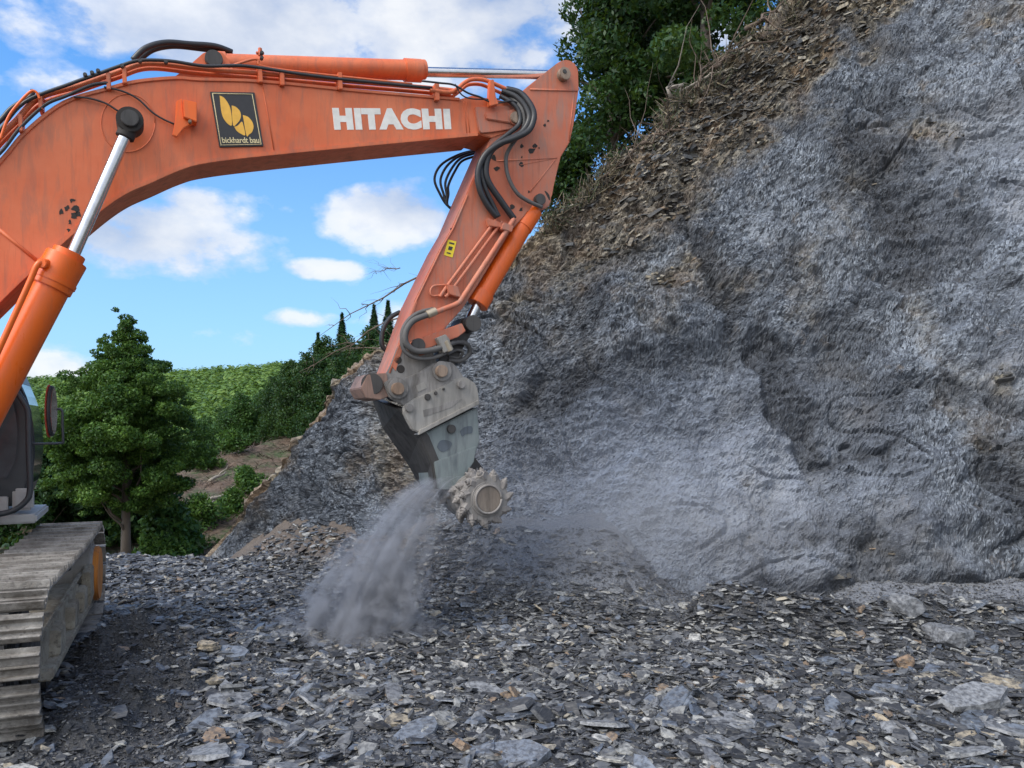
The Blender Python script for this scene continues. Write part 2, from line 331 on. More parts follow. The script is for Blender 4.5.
def terrain():
    ys = np.concatenate([[-700, -200, -40], np.linspace(-10, 30, 16), np.linspace(32, 130, 100), np.linspace(135, 600, 60), [900, 1800, 4000]])
    us = np.concatenate([[-3500, -1200], np.linspace(-520, -75, 30), np.linspace(-70, 60, 120), np.linspace(65, 500, 26), [1200, 3500]])
    X, Y = np.meshgrid(us, ys, indexing='ij'); Z = tz(X, Y)
    near = (Y < 24); Z = np.where(near, -3.0, Z); Z = np.where((Y < 2), -.35, Z)
    tag(link('terrain', grid_mesh('terrain', X, Y, Z, M['soil'])), kind='structure')
terrain()
# forest track seen past the end of the working floor
m, nt, b = newmat('pale_gravel_road'); L(nt, ramp(nt, noise(nt, geo(nt).outputs['Position'], 3, 6), [(.3, (.24,.23,.21)), (.7, (.36,.34,.31))]), b.inputs['Base Color']); b.inputs['Roughness'].default_value = .9; M['road'] = m
tt = np.linspace(0, 1, 40); xs = -30+24*tt; yc = 45.2-1.6*tt
X = np.stack([xs, xs], 1); Y = np.stack([yc-1.5, yc+1.5], 1); Z = np.maximum(tz(X, Y), -6.4)*0-5.35+.0*X
tag(link('road', grid_mesh('road', X, Y, Z, M['road'])), kind='structure')

# ------------------------------------------------------------------ the rock face
CREST_X = [120, 205, 250, 300, 350, 400, 480, 540, 590, 640, 690, 740, 780, 820, 900, 1000, 1500]
CREST_Y = [590, 556, 510, 440, 374, 332, 282, 230, 190, 145, 98, 45, 0, -50, -150, -250, -420]
def wall_cols(px):
    """base and crest of the rock face for a bearing: depth at the foot, depth and height at the crest"""
    yb = wallbase(px); k = np.interp(px, [200, 300, 500, 700, 1100], [.75, .62, .46, .44, .40])
    e = (HZ-np.interp(px, CREST_X, CREST_Y))/F
    yc = (yb+k*CH)/(1-k*e); zc = CH+e*yc
    cap = 15.5; over = zc > cap
    zc = np.where(over, cap+.12*(zc-cap), zc); yc = np.where(over, yb+k*zc, yc)
    return yb, k, yc, zc, e
def inbox(px, py, pts, w):
    """closeness (0..1) to a polyline given on the face"""
    best = np.full(px.shape, 1e9)
    for (a, b) in zip(pts[:-1], pts[1:]):
        ax, ay = a; bx, by = b; dx, dy = bx-ax, by-ay
        t = np.clip(((px-ax)*dx+(py-ay)*dy)/(dx*dx+dy*dy), 0, 1)
        best = np.minimum(best, np.hypot(px-ax-t*dx, py-ay-t*dy))
    return np.clip(1-best/w, 0, 1)
def rock_mat():
    m, nt, b = newmat('milled_slate_face'); g = geo(nt); pos = g.outputs['Position']
    uv = nt.nodes.new('ShaderNodeUVMap'); uv.uv_map = 'face'; u = uv.outputs[0]
    at = nt.nodes.new('ShaderNodeAttribute'); at.attribute_name = 'zone'; zs = nt.nodes.new('ShaderNodeSeparateColor'); L(nt, at.outputs['Color'], zs.inputs[0])
    # cutter marks: long strokes whose lean changes from patch to patch
    pn = noise(nt, u, .55, 2); s1 = noise(nt, mapping(nt, u, (34, 13, 1), (0, 0, R(14))), 1.0, 6, .75, .2)
    s2 = noise(nt, mapping(nt, u, (32, 14, 1), (0, 0, R(-28))), 1.0, 6, .75, .2)
    pm = ramp(nt, pn, [(.47, (0,)*3), (.53, (1,)*3)])
    s3 = noise(nt, mapping(nt, u, (14, 32, 1), (0, 0, R(-12))), 1.0, 6, .75, .3)
    st = nt.nodes.new('ShaderNodeMix'); L(nt, pm, st.inputs[0]); L(nt, s1, st.inputs[2]); L(nt, s2, st.inputs[3]); st = st.outputs[0]
    pm3 = ramp(nt, M_(nt, 'ADD', noise(nt, u, .8, 4), M_(nt, 'MULTIPLY', zs.outputs[2], .18)), [(.50, (0,)*3), (.58, (1,)*3)])
    st3 = nt.nodes.new('ShaderNodeMix'); L(nt, pm3, st3.inputs[0]); L(nt, st, st3.inputs[2]); L(nt, s3, st3.inputs[3]); st = st3.outputs[0]
    n1 = noise(nt, u, .9, 7, .62); n2 = noise(nt, u, 5.5, 8, .7, .6); n3 = noise(nt, mapping(nt, u, (1, 2.4, 1), (0, 0, R(-18))), 6, 8, .72, 1.2)
    # angular flecks: cells stretched along the strokes, each with its own tone
    wv = nt.nodes.new('ShaderNodeVectorMath'); wv.operation = 'ADD'; dn = nt.nodes.new('ShaderNodeTexNoise'); dn.inputs['Scale'].default_value = 1.3; dn.inputs['Detail'].default_value = 3; L(nt, u, dn.inputs['Vector'])
    sc_ = nt.nodes.new('ShaderNodeVectorMath'); sc_.operation = 'SCALE'; L(nt, dn.outputs['Color'], sc_.inputs[0]); sc_.inputs['Scale'].default_value = .22; L(nt, u, wv.inputs[0]); L(nt, sc_.outputs[0], wv.inputs[1])
    def cells(scale, rot):
        v = nt.nodes.new('ShaderNodeTexVoronoi'); v.voronoi_dimensions = '2D'; L(nt, mapping(nt, wv.outputs[0], scale, (0, 0, R(rot))), v.inputs['Vector']); v.inputs['Scale'].default_value = 1
        q = nt.nodes.new('ShaderNodeSeparateColor'); L(nt, v.outputs['Color'], q.inputs[0]); return q.outputs[0], v.outputs['Distance']
    ca, da = cells((44, 20, 1), 16); cb_, db = cells((22, 46, 1), -14); cc, dc = cells((8, 13, 1), -30)
    def mx(f, a, b_):
        q = nt.nodes.new('ShaderNodeMix'); L(nt, f, q.inputs[0]); L(nt, a, q.inputs[2]); L(nt, b_, q.inputs[3]); return q.outputs[0]
    fl = mx(pm3, ca, cb_); fd = mx(pm3, da, db)
    base = ramp(nt, n1, [(.34, (.055,.06,.068)), (.5, (.105,.114,.125)), (.64, (.18,.19,.20))])
    base = mixc(nt, ramp(nt, st, [(.52, (0,)*3), (.64, (.4,)*3)]), base, (.31,.325,.34))
    base = mixc(nt, ramp(nt, st, [(.36, (.7,)*3), (.46, (0,)*3)]), base, (.035,.038,.043))
    base = mixc(nt, ramp(nt, fl, [(.14, (.92,)*3), (.34, (0,)*3)]), base, (.028,.031,.036))
    base = mixc(nt, ramp(nt, fl, [(.70, (0,)*3), (.95, (.55,)*3)]), base, (.34,.355,.365))
    base = mixc(nt, ramp(nt, n2, [(.36, (.75,)*3), (.47, (0,)*3)]), base, (.035,.037,.042)); base = mixc(nt, ramp(nt, n2, [(.56, (0,)*3), (.70, (.45,)*3)]), base, (.27,.28,.29))
    big = noise(nt, u, .35, 5, .6); base = mixc(nt, ramp(nt, big, [(.40, (.45,)*3), (.52, (0,)*3)]), base, (.05,.053,.06)); base = mixc(nt, ramp(nt, big, [(.55, (0,)*3), (.68, (.35,)*3)]), base, (.26,.265,.27))
    wn = nt.nodes.new('ShaderNodeTexWave'); wn.inputs['Scale'].default_value = 1.1; wn.inputs['Distortion'].default_value = 9; wn.inputs['Detail'].default_value = 5; wn.inputs['Detail Roughness'].default_value = .7; L(nt, mapping(nt, u, (.5, 1, 1), (0, 0, R(28))), wn.inputs['Vector'])
    base = mixc(nt, ramp(nt, wn.outputs['Fac'], [(.0, (.8,)*3), (.10, (0,)*3)]), base, (.03,.032,.036))
    rust = M_(nt, 'MULTIPLY', ramp(nt, noise(nt, u, 1.7, 6, .7), [(.60, (0,)*3), (.72, (1,)*3)]), .45)
    base = mixc(nt, rust, base, (.24,.18,.12))
    brown = ramp(nt, n3, [(.36, (.03,.027,.024)), (.46, (.12,.105,.085)), (.54, (.22,.19,.145)), (.64, (.42,.37,.28))])
    earth = ramp(nt, noise(nt, u, 1.3, 4), [(.42, (0,)*3), (.60, (.6,)*3)])
    brown = mixc(nt, ramp(nt, cc, [(.1, (.75,)*3), (.4, (0,)*3)]), brown, (.025,.022,.02)); brown = mixc(nt, ramp(nt, cc, [(.7, (0,)*3), (1, (.6,)*3)]), brown, (.33,.29,.22))
    brown = mixc(nt, earth, brown, mixc(nt, n3, (.08,.048,.026), (.26,.17,.10)))
    zr = M_(nt, 'MULTIPLY', zs.outputs[0], 1.0)
    c = mixc(nt, zr, base, brown)
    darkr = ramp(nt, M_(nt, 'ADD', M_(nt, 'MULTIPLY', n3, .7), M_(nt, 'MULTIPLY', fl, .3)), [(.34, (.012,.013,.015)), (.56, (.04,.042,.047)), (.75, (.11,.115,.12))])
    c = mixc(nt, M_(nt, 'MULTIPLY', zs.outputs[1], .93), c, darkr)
    dust = mixc(nt, n2, (.18,.19,.215), (.34,.35,.37))
    c = mixc(nt, M_(nt, 'MULTIPLY', zs.outputs[2], .72), c, dust)
    tint = mixc(nt, zs.outputs[0], (1.13,1.19,1.28), (1.12,1.08,1.0)); c = mixc(nt, 1.0, c, tint, 'MULTIPLY')
    L(nt, c, b.inputs['Base Color']); b.inputs['Roughness'].default_value = .72
    h = M_(nt, 'ADD', M_(nt, 'ADD', M_(nt, 'MULTIPLY', st, .5), M_(nt, 'ADD', M_(nt, 'MULTIPLY', n2, 1.0), M_(nt, 'ADD', M_(nt, 'MULTIPLY', n3, 1.0), M_(nt, 'MULTIPLY', wn.outputs['Fac'], .25)))), M_(nt, 'ADD', M_(nt, 'MULTIPLY', fl, .45), M_(nt, 'ADD', M_(nt, 'MULTIPLY', fd, -.35), M_(nt, 'MULTIPLY', cc, .35))))
    nb = bump(nt, b, h, .6, .05); return m
M['rock'] = rock_mat()
WALL = {}
def rock_face():
    pxs = np.concatenate([np.linspace(120, 235, 50), np.arange(237, 1050, 1.45), np.linspace(1053, 1500, 110)])
    nr, nb_ = 430, 40
    yb, k, yc, zc, e = wall_cols(pxs)
    T = np.linspace(0, 1, nr)[None, :]; zb = -.6
    Z = zb+T*(zc[:, None]-zb); Y = yb[:, None]+k[:, None]*Z
    B = (np.linspace(0, 1, nb_+1)[1:]**1.6*26)[None, :]
    sl = np.minimum(.22, e-.16)[:, None]; Zb = zc[:, None]+sl*B; Zb = np.maximum(Zb, -6.5); Yb = yc[:, None]+B
    rx = ((pxs-CXP)/F)[:, None]
    Z = np.concatenate([Z, Zb], 1); Y = np.concatenate([Y, Yb], 1); X = rx*Y
    # beyond the crest the hillside goes straight back, not along the sight line
    X[:, nr:] = X[:, nr-1:nr]+.25*(Y[:, nr:]-Y[:, nr-1:nr])*np.sign(rx)*np.minimum(1, abs(rx)*2)
    px = CXP+F*X/Y; py = HZ-F*(Z-CH)/Y; back = np.zeros_like(X); back[:, nr:] = 1
    Pm = np.stack([X, Y, Z], -1); du = np.gradient(Pm, axis=0); dv = np.gradient(Pm, axis=1)
    nrm = np.cross(du, dv); nrm /= np.linalg.norm(nrm, axis=-1)[..., None]+1e-9
    flip = np.sign(-nrm[..., 1]); flip[flip == 0] = 1; nrm *= np.where(back > 0, np.sign(nrm[..., 2]), flip)[..., None]
    cr = py-np.interp(px, CREST_X, CREST_Y)                      # how far below the crest
    d = .26*fbm(X*.33, Y*.33, Z*.33, 3)+.13*fbm(X*1.0+5, Y, Z*1.0, 4, .55)
    # bedding steps leaning down to the right
    q = (X*.45+Z*.9)*1.25+.7*fbm(X*.5, Y*.5, Z*.5+3, 3); saw = q-np.floor(q); d = d+.13*(saw-.5)*sstep(-.1, .3, fbm(X*.4+8, Y*.4, Z*.4, 2))
    loose = np.clip(1-cr/np.interp(px, [200, 350, 480, 600, 700, 800, 900, 1024], [6, 6, 8, 34, 80, 170, 195, 115]), 0, 1)
    nn = fbm(X*.7+2, Y*.7, Z*.7, 4, .6); zoneR = sstep(.06, .30, loose+.24*nn)
    zoneR = np.maximum(zoneR, .75*np.clip(inbox(px, py, [(560, 240), (640, 205), (720, 130)], 60)*1.6+.5*nn, 0, 1))
    zoneR = np.maximum(zoneR, .6*np.clip(inbox(px, py, [(380, 330), (400, 420), (410, 480)], 45)*1.3+.7*nn, 0, 1))
    rough = gnoise(X*3.1, Y*3.1, Z*3.1+7)*.10+gnoise(X*7, Y*7, Z*7)*.05+gnoise(X*14, Y*14, Z*14)*.028+.02*gnoise(X*28, Y*28, Z*28)
    d = d+rough*(.30+zoneR*1.25)+.05*np.maximum(gnoise(X*9, Y*9, Z*16), 0)+.035*gnoise(X*5, Y*5, Z*10+3)
    jx = px+14*gnoise(X*1.7, Y*1.7, Z*1.7)+6*gnoise(X*5, Y*5, Z*5); jy = py+12*gnoise(X*1.7+9, Y*1.7, Z*1.7)+6*gnoise(X*5+9, Y*5, Z*5)
    ib = lambda pts, w, k: np.clip(inbox(jx, jy, pts, w)*k, 0, 1)
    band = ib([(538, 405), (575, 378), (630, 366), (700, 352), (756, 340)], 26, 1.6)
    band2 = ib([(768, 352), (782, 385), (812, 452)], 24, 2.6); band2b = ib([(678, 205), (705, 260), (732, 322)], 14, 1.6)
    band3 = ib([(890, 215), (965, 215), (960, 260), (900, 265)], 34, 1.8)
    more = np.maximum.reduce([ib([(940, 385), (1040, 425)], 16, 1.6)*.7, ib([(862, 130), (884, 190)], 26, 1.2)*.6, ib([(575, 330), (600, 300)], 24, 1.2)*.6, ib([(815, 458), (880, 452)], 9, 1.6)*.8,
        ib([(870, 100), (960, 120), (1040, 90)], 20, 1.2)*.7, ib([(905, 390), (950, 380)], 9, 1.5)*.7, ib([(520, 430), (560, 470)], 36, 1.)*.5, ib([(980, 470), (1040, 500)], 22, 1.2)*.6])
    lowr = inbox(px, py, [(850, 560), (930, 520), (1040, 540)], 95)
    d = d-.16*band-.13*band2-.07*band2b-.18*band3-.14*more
    # slanting fractures: thin steps in the face
    for (sc, am, th) in ((.55, .10, .05), (1.2, .05, .06)):
        r_ = np.abs(gnoise(X*sc*1.3+31*sc, Y*sc, Z*sc*2.2)); d = d-am*np.clip(1-r_/th, 0, 1)*sstep(-.1, .25, gnoise(X*.35+4, Y*.35, Z*.35))
    d = d+lowr*.9*np.maximum(gnoise(X*1.9, Y*1.9, Z*1.9+2)*.30+gnoise(X*4.5, Y*4.5, Z*4.5)*.16, -.05)
    d = d+rng.normal(0, .0085, X.shape)+.012*gnoise(X*38, Y*38, Z*22)
    # the foot is undercut on the right
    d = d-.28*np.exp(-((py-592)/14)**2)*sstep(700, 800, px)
    Pm = Pm+nrm*(d*np.where(back > 0, .5, 1)*sstep(205, 270, px))[..., None]
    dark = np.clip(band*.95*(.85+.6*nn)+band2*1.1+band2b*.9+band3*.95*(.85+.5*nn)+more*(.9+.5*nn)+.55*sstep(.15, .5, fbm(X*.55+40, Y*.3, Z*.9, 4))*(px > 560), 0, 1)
    dark = np.clip(dark+.75*lowr*(.5+nn)+.8*np.exp(-((py-592)/16)**2)*sstep(720, 760, px)+.35*ib([(500, 535), (540, 550)], 30, 1), 0, 1)  # colour darkened for shade in the foot recess and for the cutter's shadow
    dust = np.clip(inbox(px, py, [(600, 520), (700, 500), (800, 545)], 190)*1.5*(.8+.5*nn)+.9*inbox(px, py, [(480, 560), (620, 590)], 60), 0, 1)*(1-.8*dark)
    dust = np.maximum(dust, .75*inbox(px, py, [(1000, 150), (1024, 330)], 90)*(.7+nn))
    i = np.arange(X.size).reshape(X.shape); qd = np.stack([i[:-1, :-1], i[1:, :-1], i[1:, 1:], i[:-1, 1:]], -1).reshape(-1)
    me = fastmesh('rock_face', Pm.reshape(-1, 3), qd, np.arange(0, len(qd), 4), M['rock'], False)
    a = me.color_attributes.new('zone', 'FLOAT_COLOR', 'POINT')
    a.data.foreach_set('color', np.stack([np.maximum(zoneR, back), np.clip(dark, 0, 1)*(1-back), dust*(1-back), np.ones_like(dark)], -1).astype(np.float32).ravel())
    sarc = np.concatenate([[0], np.cumsum(np.linalg.norm(np.diff(Pm[:, 150], axis=0), axis=1))])[:, None]*np.ones_like(X)
    tarc = np.concatenate([np.zeros((len(pxs), 1)), np.cumsum(np.linalg.norm(np.diff(np.stack([X, Y, Z], -1), axis=1), axis=-1), axis=1)], 1)
    uvl = me.uv_layers.new(name='face'); UV = np.stack([sarc, tarc], -1).reshape(-1, 2)[qd]
    uvl.data.foreach_set('uv', UV.astype(np.float32).ravel())
    o = link('rock_face', me); tag(o, kind='structure')
    WALL.update(P=Pm, N=nrm, px=px, py=py, loose=np.maximum(zoneR, 0)*(1-back), nr=nr)
rock_face()
def on_wall(px, py):
    i = np.argmin((WALL['px'][:, :WALL['nr']]-px)**2+(WALL['py'][:, :WALL['nr']]-py)**2)
    i = np.unravel_index(i, WALL['px'][:, :WALL['nr']].shape); return Vector(WALL['P'][i]), Vector(WALL['N'][i])

# ------------------------------------------------------------------ slate chips
def flakes(c, size, thick, ax, tilt, yaw, K=5):
    """c Nx3 centres; returns verts and faces of N broken slabs"""
    n = len(c); ang = np.sort((np.arange(K)[None]+rng.uniform(-.42, .42, (n, K)))*2*np.pi/K, axis=1)
    r = rng.uniform(.5, 1.15, (n, K)); el = rng.uniform(.28, .95, (n, 1))
    x = r*np.cos(ang)*size[:, None]; y = r*np.sin(ang)*size[:, None]*el
    sh = rng.uniform(-.25, .25, (n, 2, 1))*size[:, None, None]
    top = np.stack([x*.88+sh[:, 0], y*.88+sh[:, 1], thick[:, None]*(1+rng.uniform(-.35, .35, (n, K)))], -1)
    bot = np.stack([x, y, -thick[:, None]*np.ones((n, K))], -1)
    v = np.concatenate([top, bot], 1)
    cy, sy = np.cos(yaw), np.sin(yaw); ct, stt = np.cos(tilt), np.sin(tilt); ca, sa = np.cos(ax), np.sin(ax)
    Rz = np.zeros((n, 3, 3)); Rz[:, 0, 0] = cy; Rz[:, 0, 1] = -sy; Rz[:, 1, 0] = sy; Rz[:, 1, 1] = cy; Rz[:, 2, 2] = 1
    k = np.stack([ca, sa, np.zeros(n)], -1); Kx = np.zeros((n, 3, 3))
    Kx[:, 0, 1] = -k[:, 2]; Kx[:, 0, 2] = k[:, 1]; Kx[:, 1, 0] = k[:, 2]; Kx[:, 1, 2] = -k[:, 0]; Kx[:, 2, 0] = -k[:, 1]; Kx[:, 2, 1] = k[:, 0]
    Rt = np.eye(3)[None]+stt[:, None, None]*Kx+(1-ct)[:, None, None]*(Kx@Kx)
    v = np.einsum('nij,nkj->nki', Rt@Rz, v)+c[:, None, :]
    tf = np.arange(K); sides = np.stack([np.arange(K), np.arange(K)+K, (np.arange(K)+1) % K+K, (np.arange(K)+1) % K], -1).ravel()
    pat = np.concatenate([tf, sides]); st = np.concatenate([[0], K+4*np.arange(K)])
    loops = (pat[None]+(np.arange(n)*2*K)[:, None]).ravel(); starts = (st[None]+(np.arange(n)*len(pat))[:, None]).ravel()
    return v.reshape(-1, 3), loops, starts
def scatter(name, label, n, y0, y1, smin, smax, mat, tiltmax=.45, power=2.2, xr=.72, keep=None):
    Y = np.sqrt(rng.uniform(y0**2, y1**2, n)); X = rng.uniform(-xr, xr, n)*Y
    px = CXP+F*X/Y; ok = (Y < wallbase(px)+.3)
    if keep is not None: ok &= keep(X, Y, px)
    X, Y = X[ok], Y[ok]; n = len(X); s = smin+(smax-smin)*rng.uniform(0, 1, n)**power
    c = np.stack([X, Y, gz_(X, Y)+s*.12+rng.uniform(0, .02, n)], -1)
    v, l, st = flakes(c, s, s*rng.uniform(.03, .13, n), rng.uniform(0, 6.28, n), np.abs(rng.normal(0, tiltmax, n)), rng.uniform(0, 6.28, n))
    o = link(name, fastmesh(name, v, l, st, mat)); tag(o, label, 'rubble', kind='stuff'); return o
def thin(X, Y, px):
    dustz = sstep(-1.4, -.8, Y-wallbase(px))*sstep(440, 520, px)*(1+.3*sstep(720,800,px)); dk = np.exp(-((X+.49*Y)/.72)**4-((Y-7.0)/2.6)**4)
    ear = .78*sstep(-1.5, -.9, Y-wallbase(px)+.35*fbm(X*1.2, Y*1.2, 0*X, 3))*(1-sstep(390, 440, px))*sstep(200, 240, px)
    dustz = np.maximum(dustz, ear)
    patch = .55*sstep(.05, .45, fbm(X*.9+3, Y*.9, 0*X+1, 3))
    return rng.uniform(0, 1, len(X)) > np.maximum(np.maximum(.82*dustz, .93*dk), patch)
scatter('dark_fines', 'near-black crushed slate fines heaped beside the track', 50000, 4.6, 10.5, .008, .035, M['fines'], .6, 2.0, keep=lambda X, Y, px: rng.uniform(0, 1, len(X)) < np.exp(-((X+.49*Y)/.80)**4-((Y-7.0)/2.7)**4))
scatter('slate_rubble', 'grey slate chips and flakes covering the quarry floor', 185000, 4.6, 15.5, .014, .115, M['chips'], .36, 3.2, xr=.90, keep=thin)

scatter('slate_grit', 'small slate grit filling the gaps of the quarry floor', 110000, 4.6, 12.5, .006, .026, M['grit'], .5, 1.6)
# rubble clinging below the crest of the face
def crest_rubble():
    Lz = WALL['loose'][:, :WALL['nr']]; w = ((Lz > .45) & (WALL['px'][:, :WALL['nr']] > 560) & (rng.uniform(0, 1, Lz.shape) < Lz**3*np.clip((WALL['px'][:, :WALL['nr']]-540)/150, 0, 1))).ravel(); idx = np.flatnonzero(w)
    pick = rng.choice(idx, 24000); c = WALL['P'][:, :WALL['nr']].reshape(-1, 3)[pick]; nn = WALL['N'][:, :WALL['nr']].reshape(-1, 3)[pick]
    s = .018+.15*rng.uniform(0, 1, len(c))**5; c = c+rng.normal(0, .02, c.shape)-nn*.3*s[:, None]
    v, l, st = flakes(c, s, s*rng.uniform(.05, .22, len(c)), rng.normal(1.4, .4, len(c)), rng.normal(-.45, .3, len(c)), rng.normal(0, .5, len(c)))
    tag(link('crest_rubble', fastmesh('crest_rubble', v, l, st, M['loose'])), 'loose brown rock debris under the crest of the face', 'rubble', kind='stuff')
crest_rubble()

# individual slabs
def slab_mesh(name, mat, seed, layers=2, K=7, thick=.16, elong=.62, detail=True):
    r_ = random.Random(seed); bm = bmesh.new()
    for ly in range(layers):
        ang = [(k+r_.uniform(-.35, .35))*2*math.pi/K for k in range(K)]; rr = [r_.uniform(.78, 1.0)*(1-.14*ly) for _ in ang]
        z0 = ly*thick*.95; z1 = z0+thick; ox, oy = r_.uniform(-.1, .1)*ly, r_.uniform(-.08, .08)*ly
        vb = [bm.verts.new((ox+r*math.cos(a), oy+r*math.sin(a)*elong, z0+r_.uniform(-.02, .01))) for a, r in zip(ang, rr)]
        vt = [bm.verts.new((ox+r*.93*math.cos(a)+.03, oy+r*.93*math.sin(a)*elong, z1+r_.uniform(-.03, .03))) for a, r in zip(ang, rr)]
        bm.faces.new(vt); bm.faces.new(vb[::-1])
        for i in range(K): bm.faces.new((vb[i], vb[(i+1) % K], vt[(i+1) % K], vt[i]))
    if detail:
        bmesh.ops.triangulate(bm, faces=bm.faces[:]); bmesh.ops.subdivide_edges(bm, edges=bm.edges[:], cuts=1, fractal=.07, along_normal=.1, seed=seed, use_grid_fill=True)
    me = bpy.data.meshes.new(name); bm.to_mesh(me); bm.free(); me.materials.append(mat); return me
def rock_mesh(name, mat, seed, sz=(1, .7, .5)):
    bm = bmesh.new(); bmesh.ops.create_icosphere(bm, subdivisions=4, radius=1); r_ = random.Random(seed)
    planes = [(Vector((r_.gauss(0, 1), r_.gauss(0, 1), r_.gauss(0, .8))).normalized(), r_.uniform(.55, .85)) for _ in range(14)]
    for v in bm.verts:
        for n_, d_ in planes:
            t = v.co.dot(n_)
            if t > d_: v.co -= n_*(t-d_)
        p = v.co*3.1; v.co += v.co.normalized()*float(fbm(np.array([p.x+seed]), np.array([p.y]), np.array([p.z]), 3)[0])*.05
        v.co = Vector((v.co.x*sz[0], v.co.y*sz[1], v.co.z*sz[2]))
    me = bpy.data.meshes.new(name); bm.to_mesh(me); bm.free(); me.materials.append(mat); return me
def gpt(px, py):
    """ground point seen at a pixel (found on the real surface)"""
    Ys = np.linspace(4.6, 16, 1500); k = np.argmax(CH+(HZ-py)*Ys/F <= gz_((px-CXP)*Ys/F, Ys)); Y = float(Ys[k]); x = (px-CXP)*Y/F
    return Vector((x, Y, float(gz_(np.array([x]), np.array([Y]))[0])))
def place_stone(name, me, px, py, wpx, label, cat, rz=0, tilt=(0, 0), sink=.0, group=None):
    p = gpt(px, py); s = wpx/2*p.y/F*(1.5 if name == 'boulder' else 1.2); o = link(name, me); o.location = p+Vector((0, 0, -sink*s)); o.scale = (s, s, s)
    o.rotation_euler = (tilt[0], tilt[1], rz); tag(o, label, cat, group, 'thing'); return o
NOTABLE = [
 ('boulder', rock_mesh('boulder', M['grey'], 3, (1, .7, .55)), 904, 612, 30, 'rounded grey boulder on top of the rubble bank at the foot of the face', 'boulder', .1, (0, .35), -.25),
 ('boulder', rock_mesh('boulder', M['grey'], 8, (1, .7, .62)), 946, 645, 36, 'blocky pale grey boulder lying below the rubble bank, lower right of the rounded one', 'boulder', -.2, (.1, -.1), -.3),
 ('boulder', rock_mesh('boulder', M['rusty'], 15, (1, .8, .8)), 905, 668, 18, 'small squarish brown-grey boulder in front of the rubble bank', 'boulder', .5, (0, 0), -.3),
 ('slate_stone', slab_mesh('slate_stone', M['blue'], 21, 1, 8, .12, .55), 505, 757, 90, 'large flat blue-grey slab cut off by the bottom edge near the middle', 'slate slab', .15, (.28, -.08), .05),
 ('slate_stone', slab_mesh('slate_stone', M['grey'], 22, 2, 7, .13, .40), 968, 706, 92, 'long dark slab tilted up at lower right, pointed at its left end', 'slate slab', .25, (.35, -.12), .0),
 ('slate_stone', slab_mesh('slate_stone', M['blue'], 23, 1, 8, .10, .5), 892, 692, 52, 'flat pale blue-grey slab below the boulders on the right', 'slate slab', 0, (.15, .04), .0),
 ('slate_stone', slab_mesh('slate_stone', M['tan'], 24, 1, 7, .18, .45), 972, 740, 44, 'long tan slab with a thick front edge at lower right', 'slate slab', .05, (.2, 0), .0),
 ('slate_stone', slab_mesh('slate_stone', M['tan'], 25, 1, 8, .12, .75), 861, 748, 30, 'round olive-tan slab at the bottom right', 'slate slab', .3, (.25, 0), .0),
 ('slate_stone', slab_mesh('slate_stone', M['tan'], 26, 1, 6, .2, .7), 397, 722, 28, 'pale tan slab, the brightest stone left of the bottom centre', 'slate slab', .4, (.35, .1), .0),
 ('slate_stone', slab_mesh('slate_stone', M['pale'], 27, 1, 7, .2, .7), 446, 722, 38, 'wedge-shaped pale grey slab leaning against dark slate at bottom centre', 'slate slab', .9, (.4, .3), .0),
 ('slate_stone', slab_mesh('slate_stone', M['rusty'], 28, 2, 6, .25, .8), 462, 752, 26, 'rust-stained stone beside the large bottom slab', 'stone', .9, (.2, .6), -.1),
 ('slate_stone', slab_mesh('slate_stone', M['tan'], 29, 2, 7, .22, .7), 207, 650, 22, 'roundish tan stone right of the dark spoil beside the track', 'stone', .2, (.1, .1), -.1),
 ('slate_stone', slab_mesh('slate_stone', M['blue'], 30, 1, 7, .12, .7), 232, 654, 34, 'shiny blue-grey slab next to the roundish tan stone', 'slate slab', -.5, (.25, .1), .0),
 ('slate_stone', slab_mesh('slate_stone', M['tan'], 31, 1, 7, .2, .65), 213, 681, 24, 'flat buff slab below the shiny blue-grey one', 'slate slab', .1, (.2, 0), .0),
 ('slate_stone', slab_mesh('slate_stone', M['pale'], 32, 1, 7, .12, .45), 455, 666, 30, 'pale lens-shaped slab in the middle of the floor below the dust plume', 'slate slab', -.4, (.35, .1), .0),
 ('slate_stone', slab_mesh('slate_stone', M['darks'], 33, 2, 6, .1, .6), 548, 722, 44, 'broken black slab with fanned splinters at bottom centre', 'slate slab', .6, (.6, .5), -.1),
 ('slate_stone', slab_mesh('slate_stone', M['grey'], 34, 1, 7, .1, .6), 712, 742, 40, 'flat grey slab at the bottom, right of centre', 'slate slab', .2, (.2, .1), .0),
 ('slate_stone', slab_mesh('slate_stone', M['pale'], 35, 1, 7, .16, .6), 840, 675, 22, 'small cream slab left of the flat pale blue-grey slab', 'slate slab', .2, (.3, 0), .0),
 ('slate_stone', slab_mesh('slate_stone', M['tan'], 36, 1, 7, .16, .5), 1004, 686, 46, 'wide buff slab at the right edge', 'slate slab', -.2, (.2, .1), .0),
 ('slate_stone', slab_mesh('slate_stone', M['blue'], 37, 1, 7, .1, .5), 1010, 622, 30, 'thin slab lying on the rubble bank at the right edge', 'slate slab', .1, (.2, -.1), .0),
 ('slate_stone', slab_mesh('slate_stone', M['pale'], 38, 1, 7, .1, .5), 716, 648, 24, 'pale slab just below the dark heap in the middle right', 'slate slab', .1, (.3, -.1), .0),
 ('slate_stone', slab_mesh('slate_stone', M['pale'], 39, 1, 7, .1, .45), 249, 536, 22, 'thin white slab resting at the left foot of the rock face', 'slate slab', .1, (.2, -.05), .0),
 ('slate_stone', slab_mesh('slate_stone', M['tan'], 40, 2, 7, .25, .6), 206, 553, 20, 'tan stone at the far left end of the working floor', 'stone', .1, (.1, 0), -.1),
]
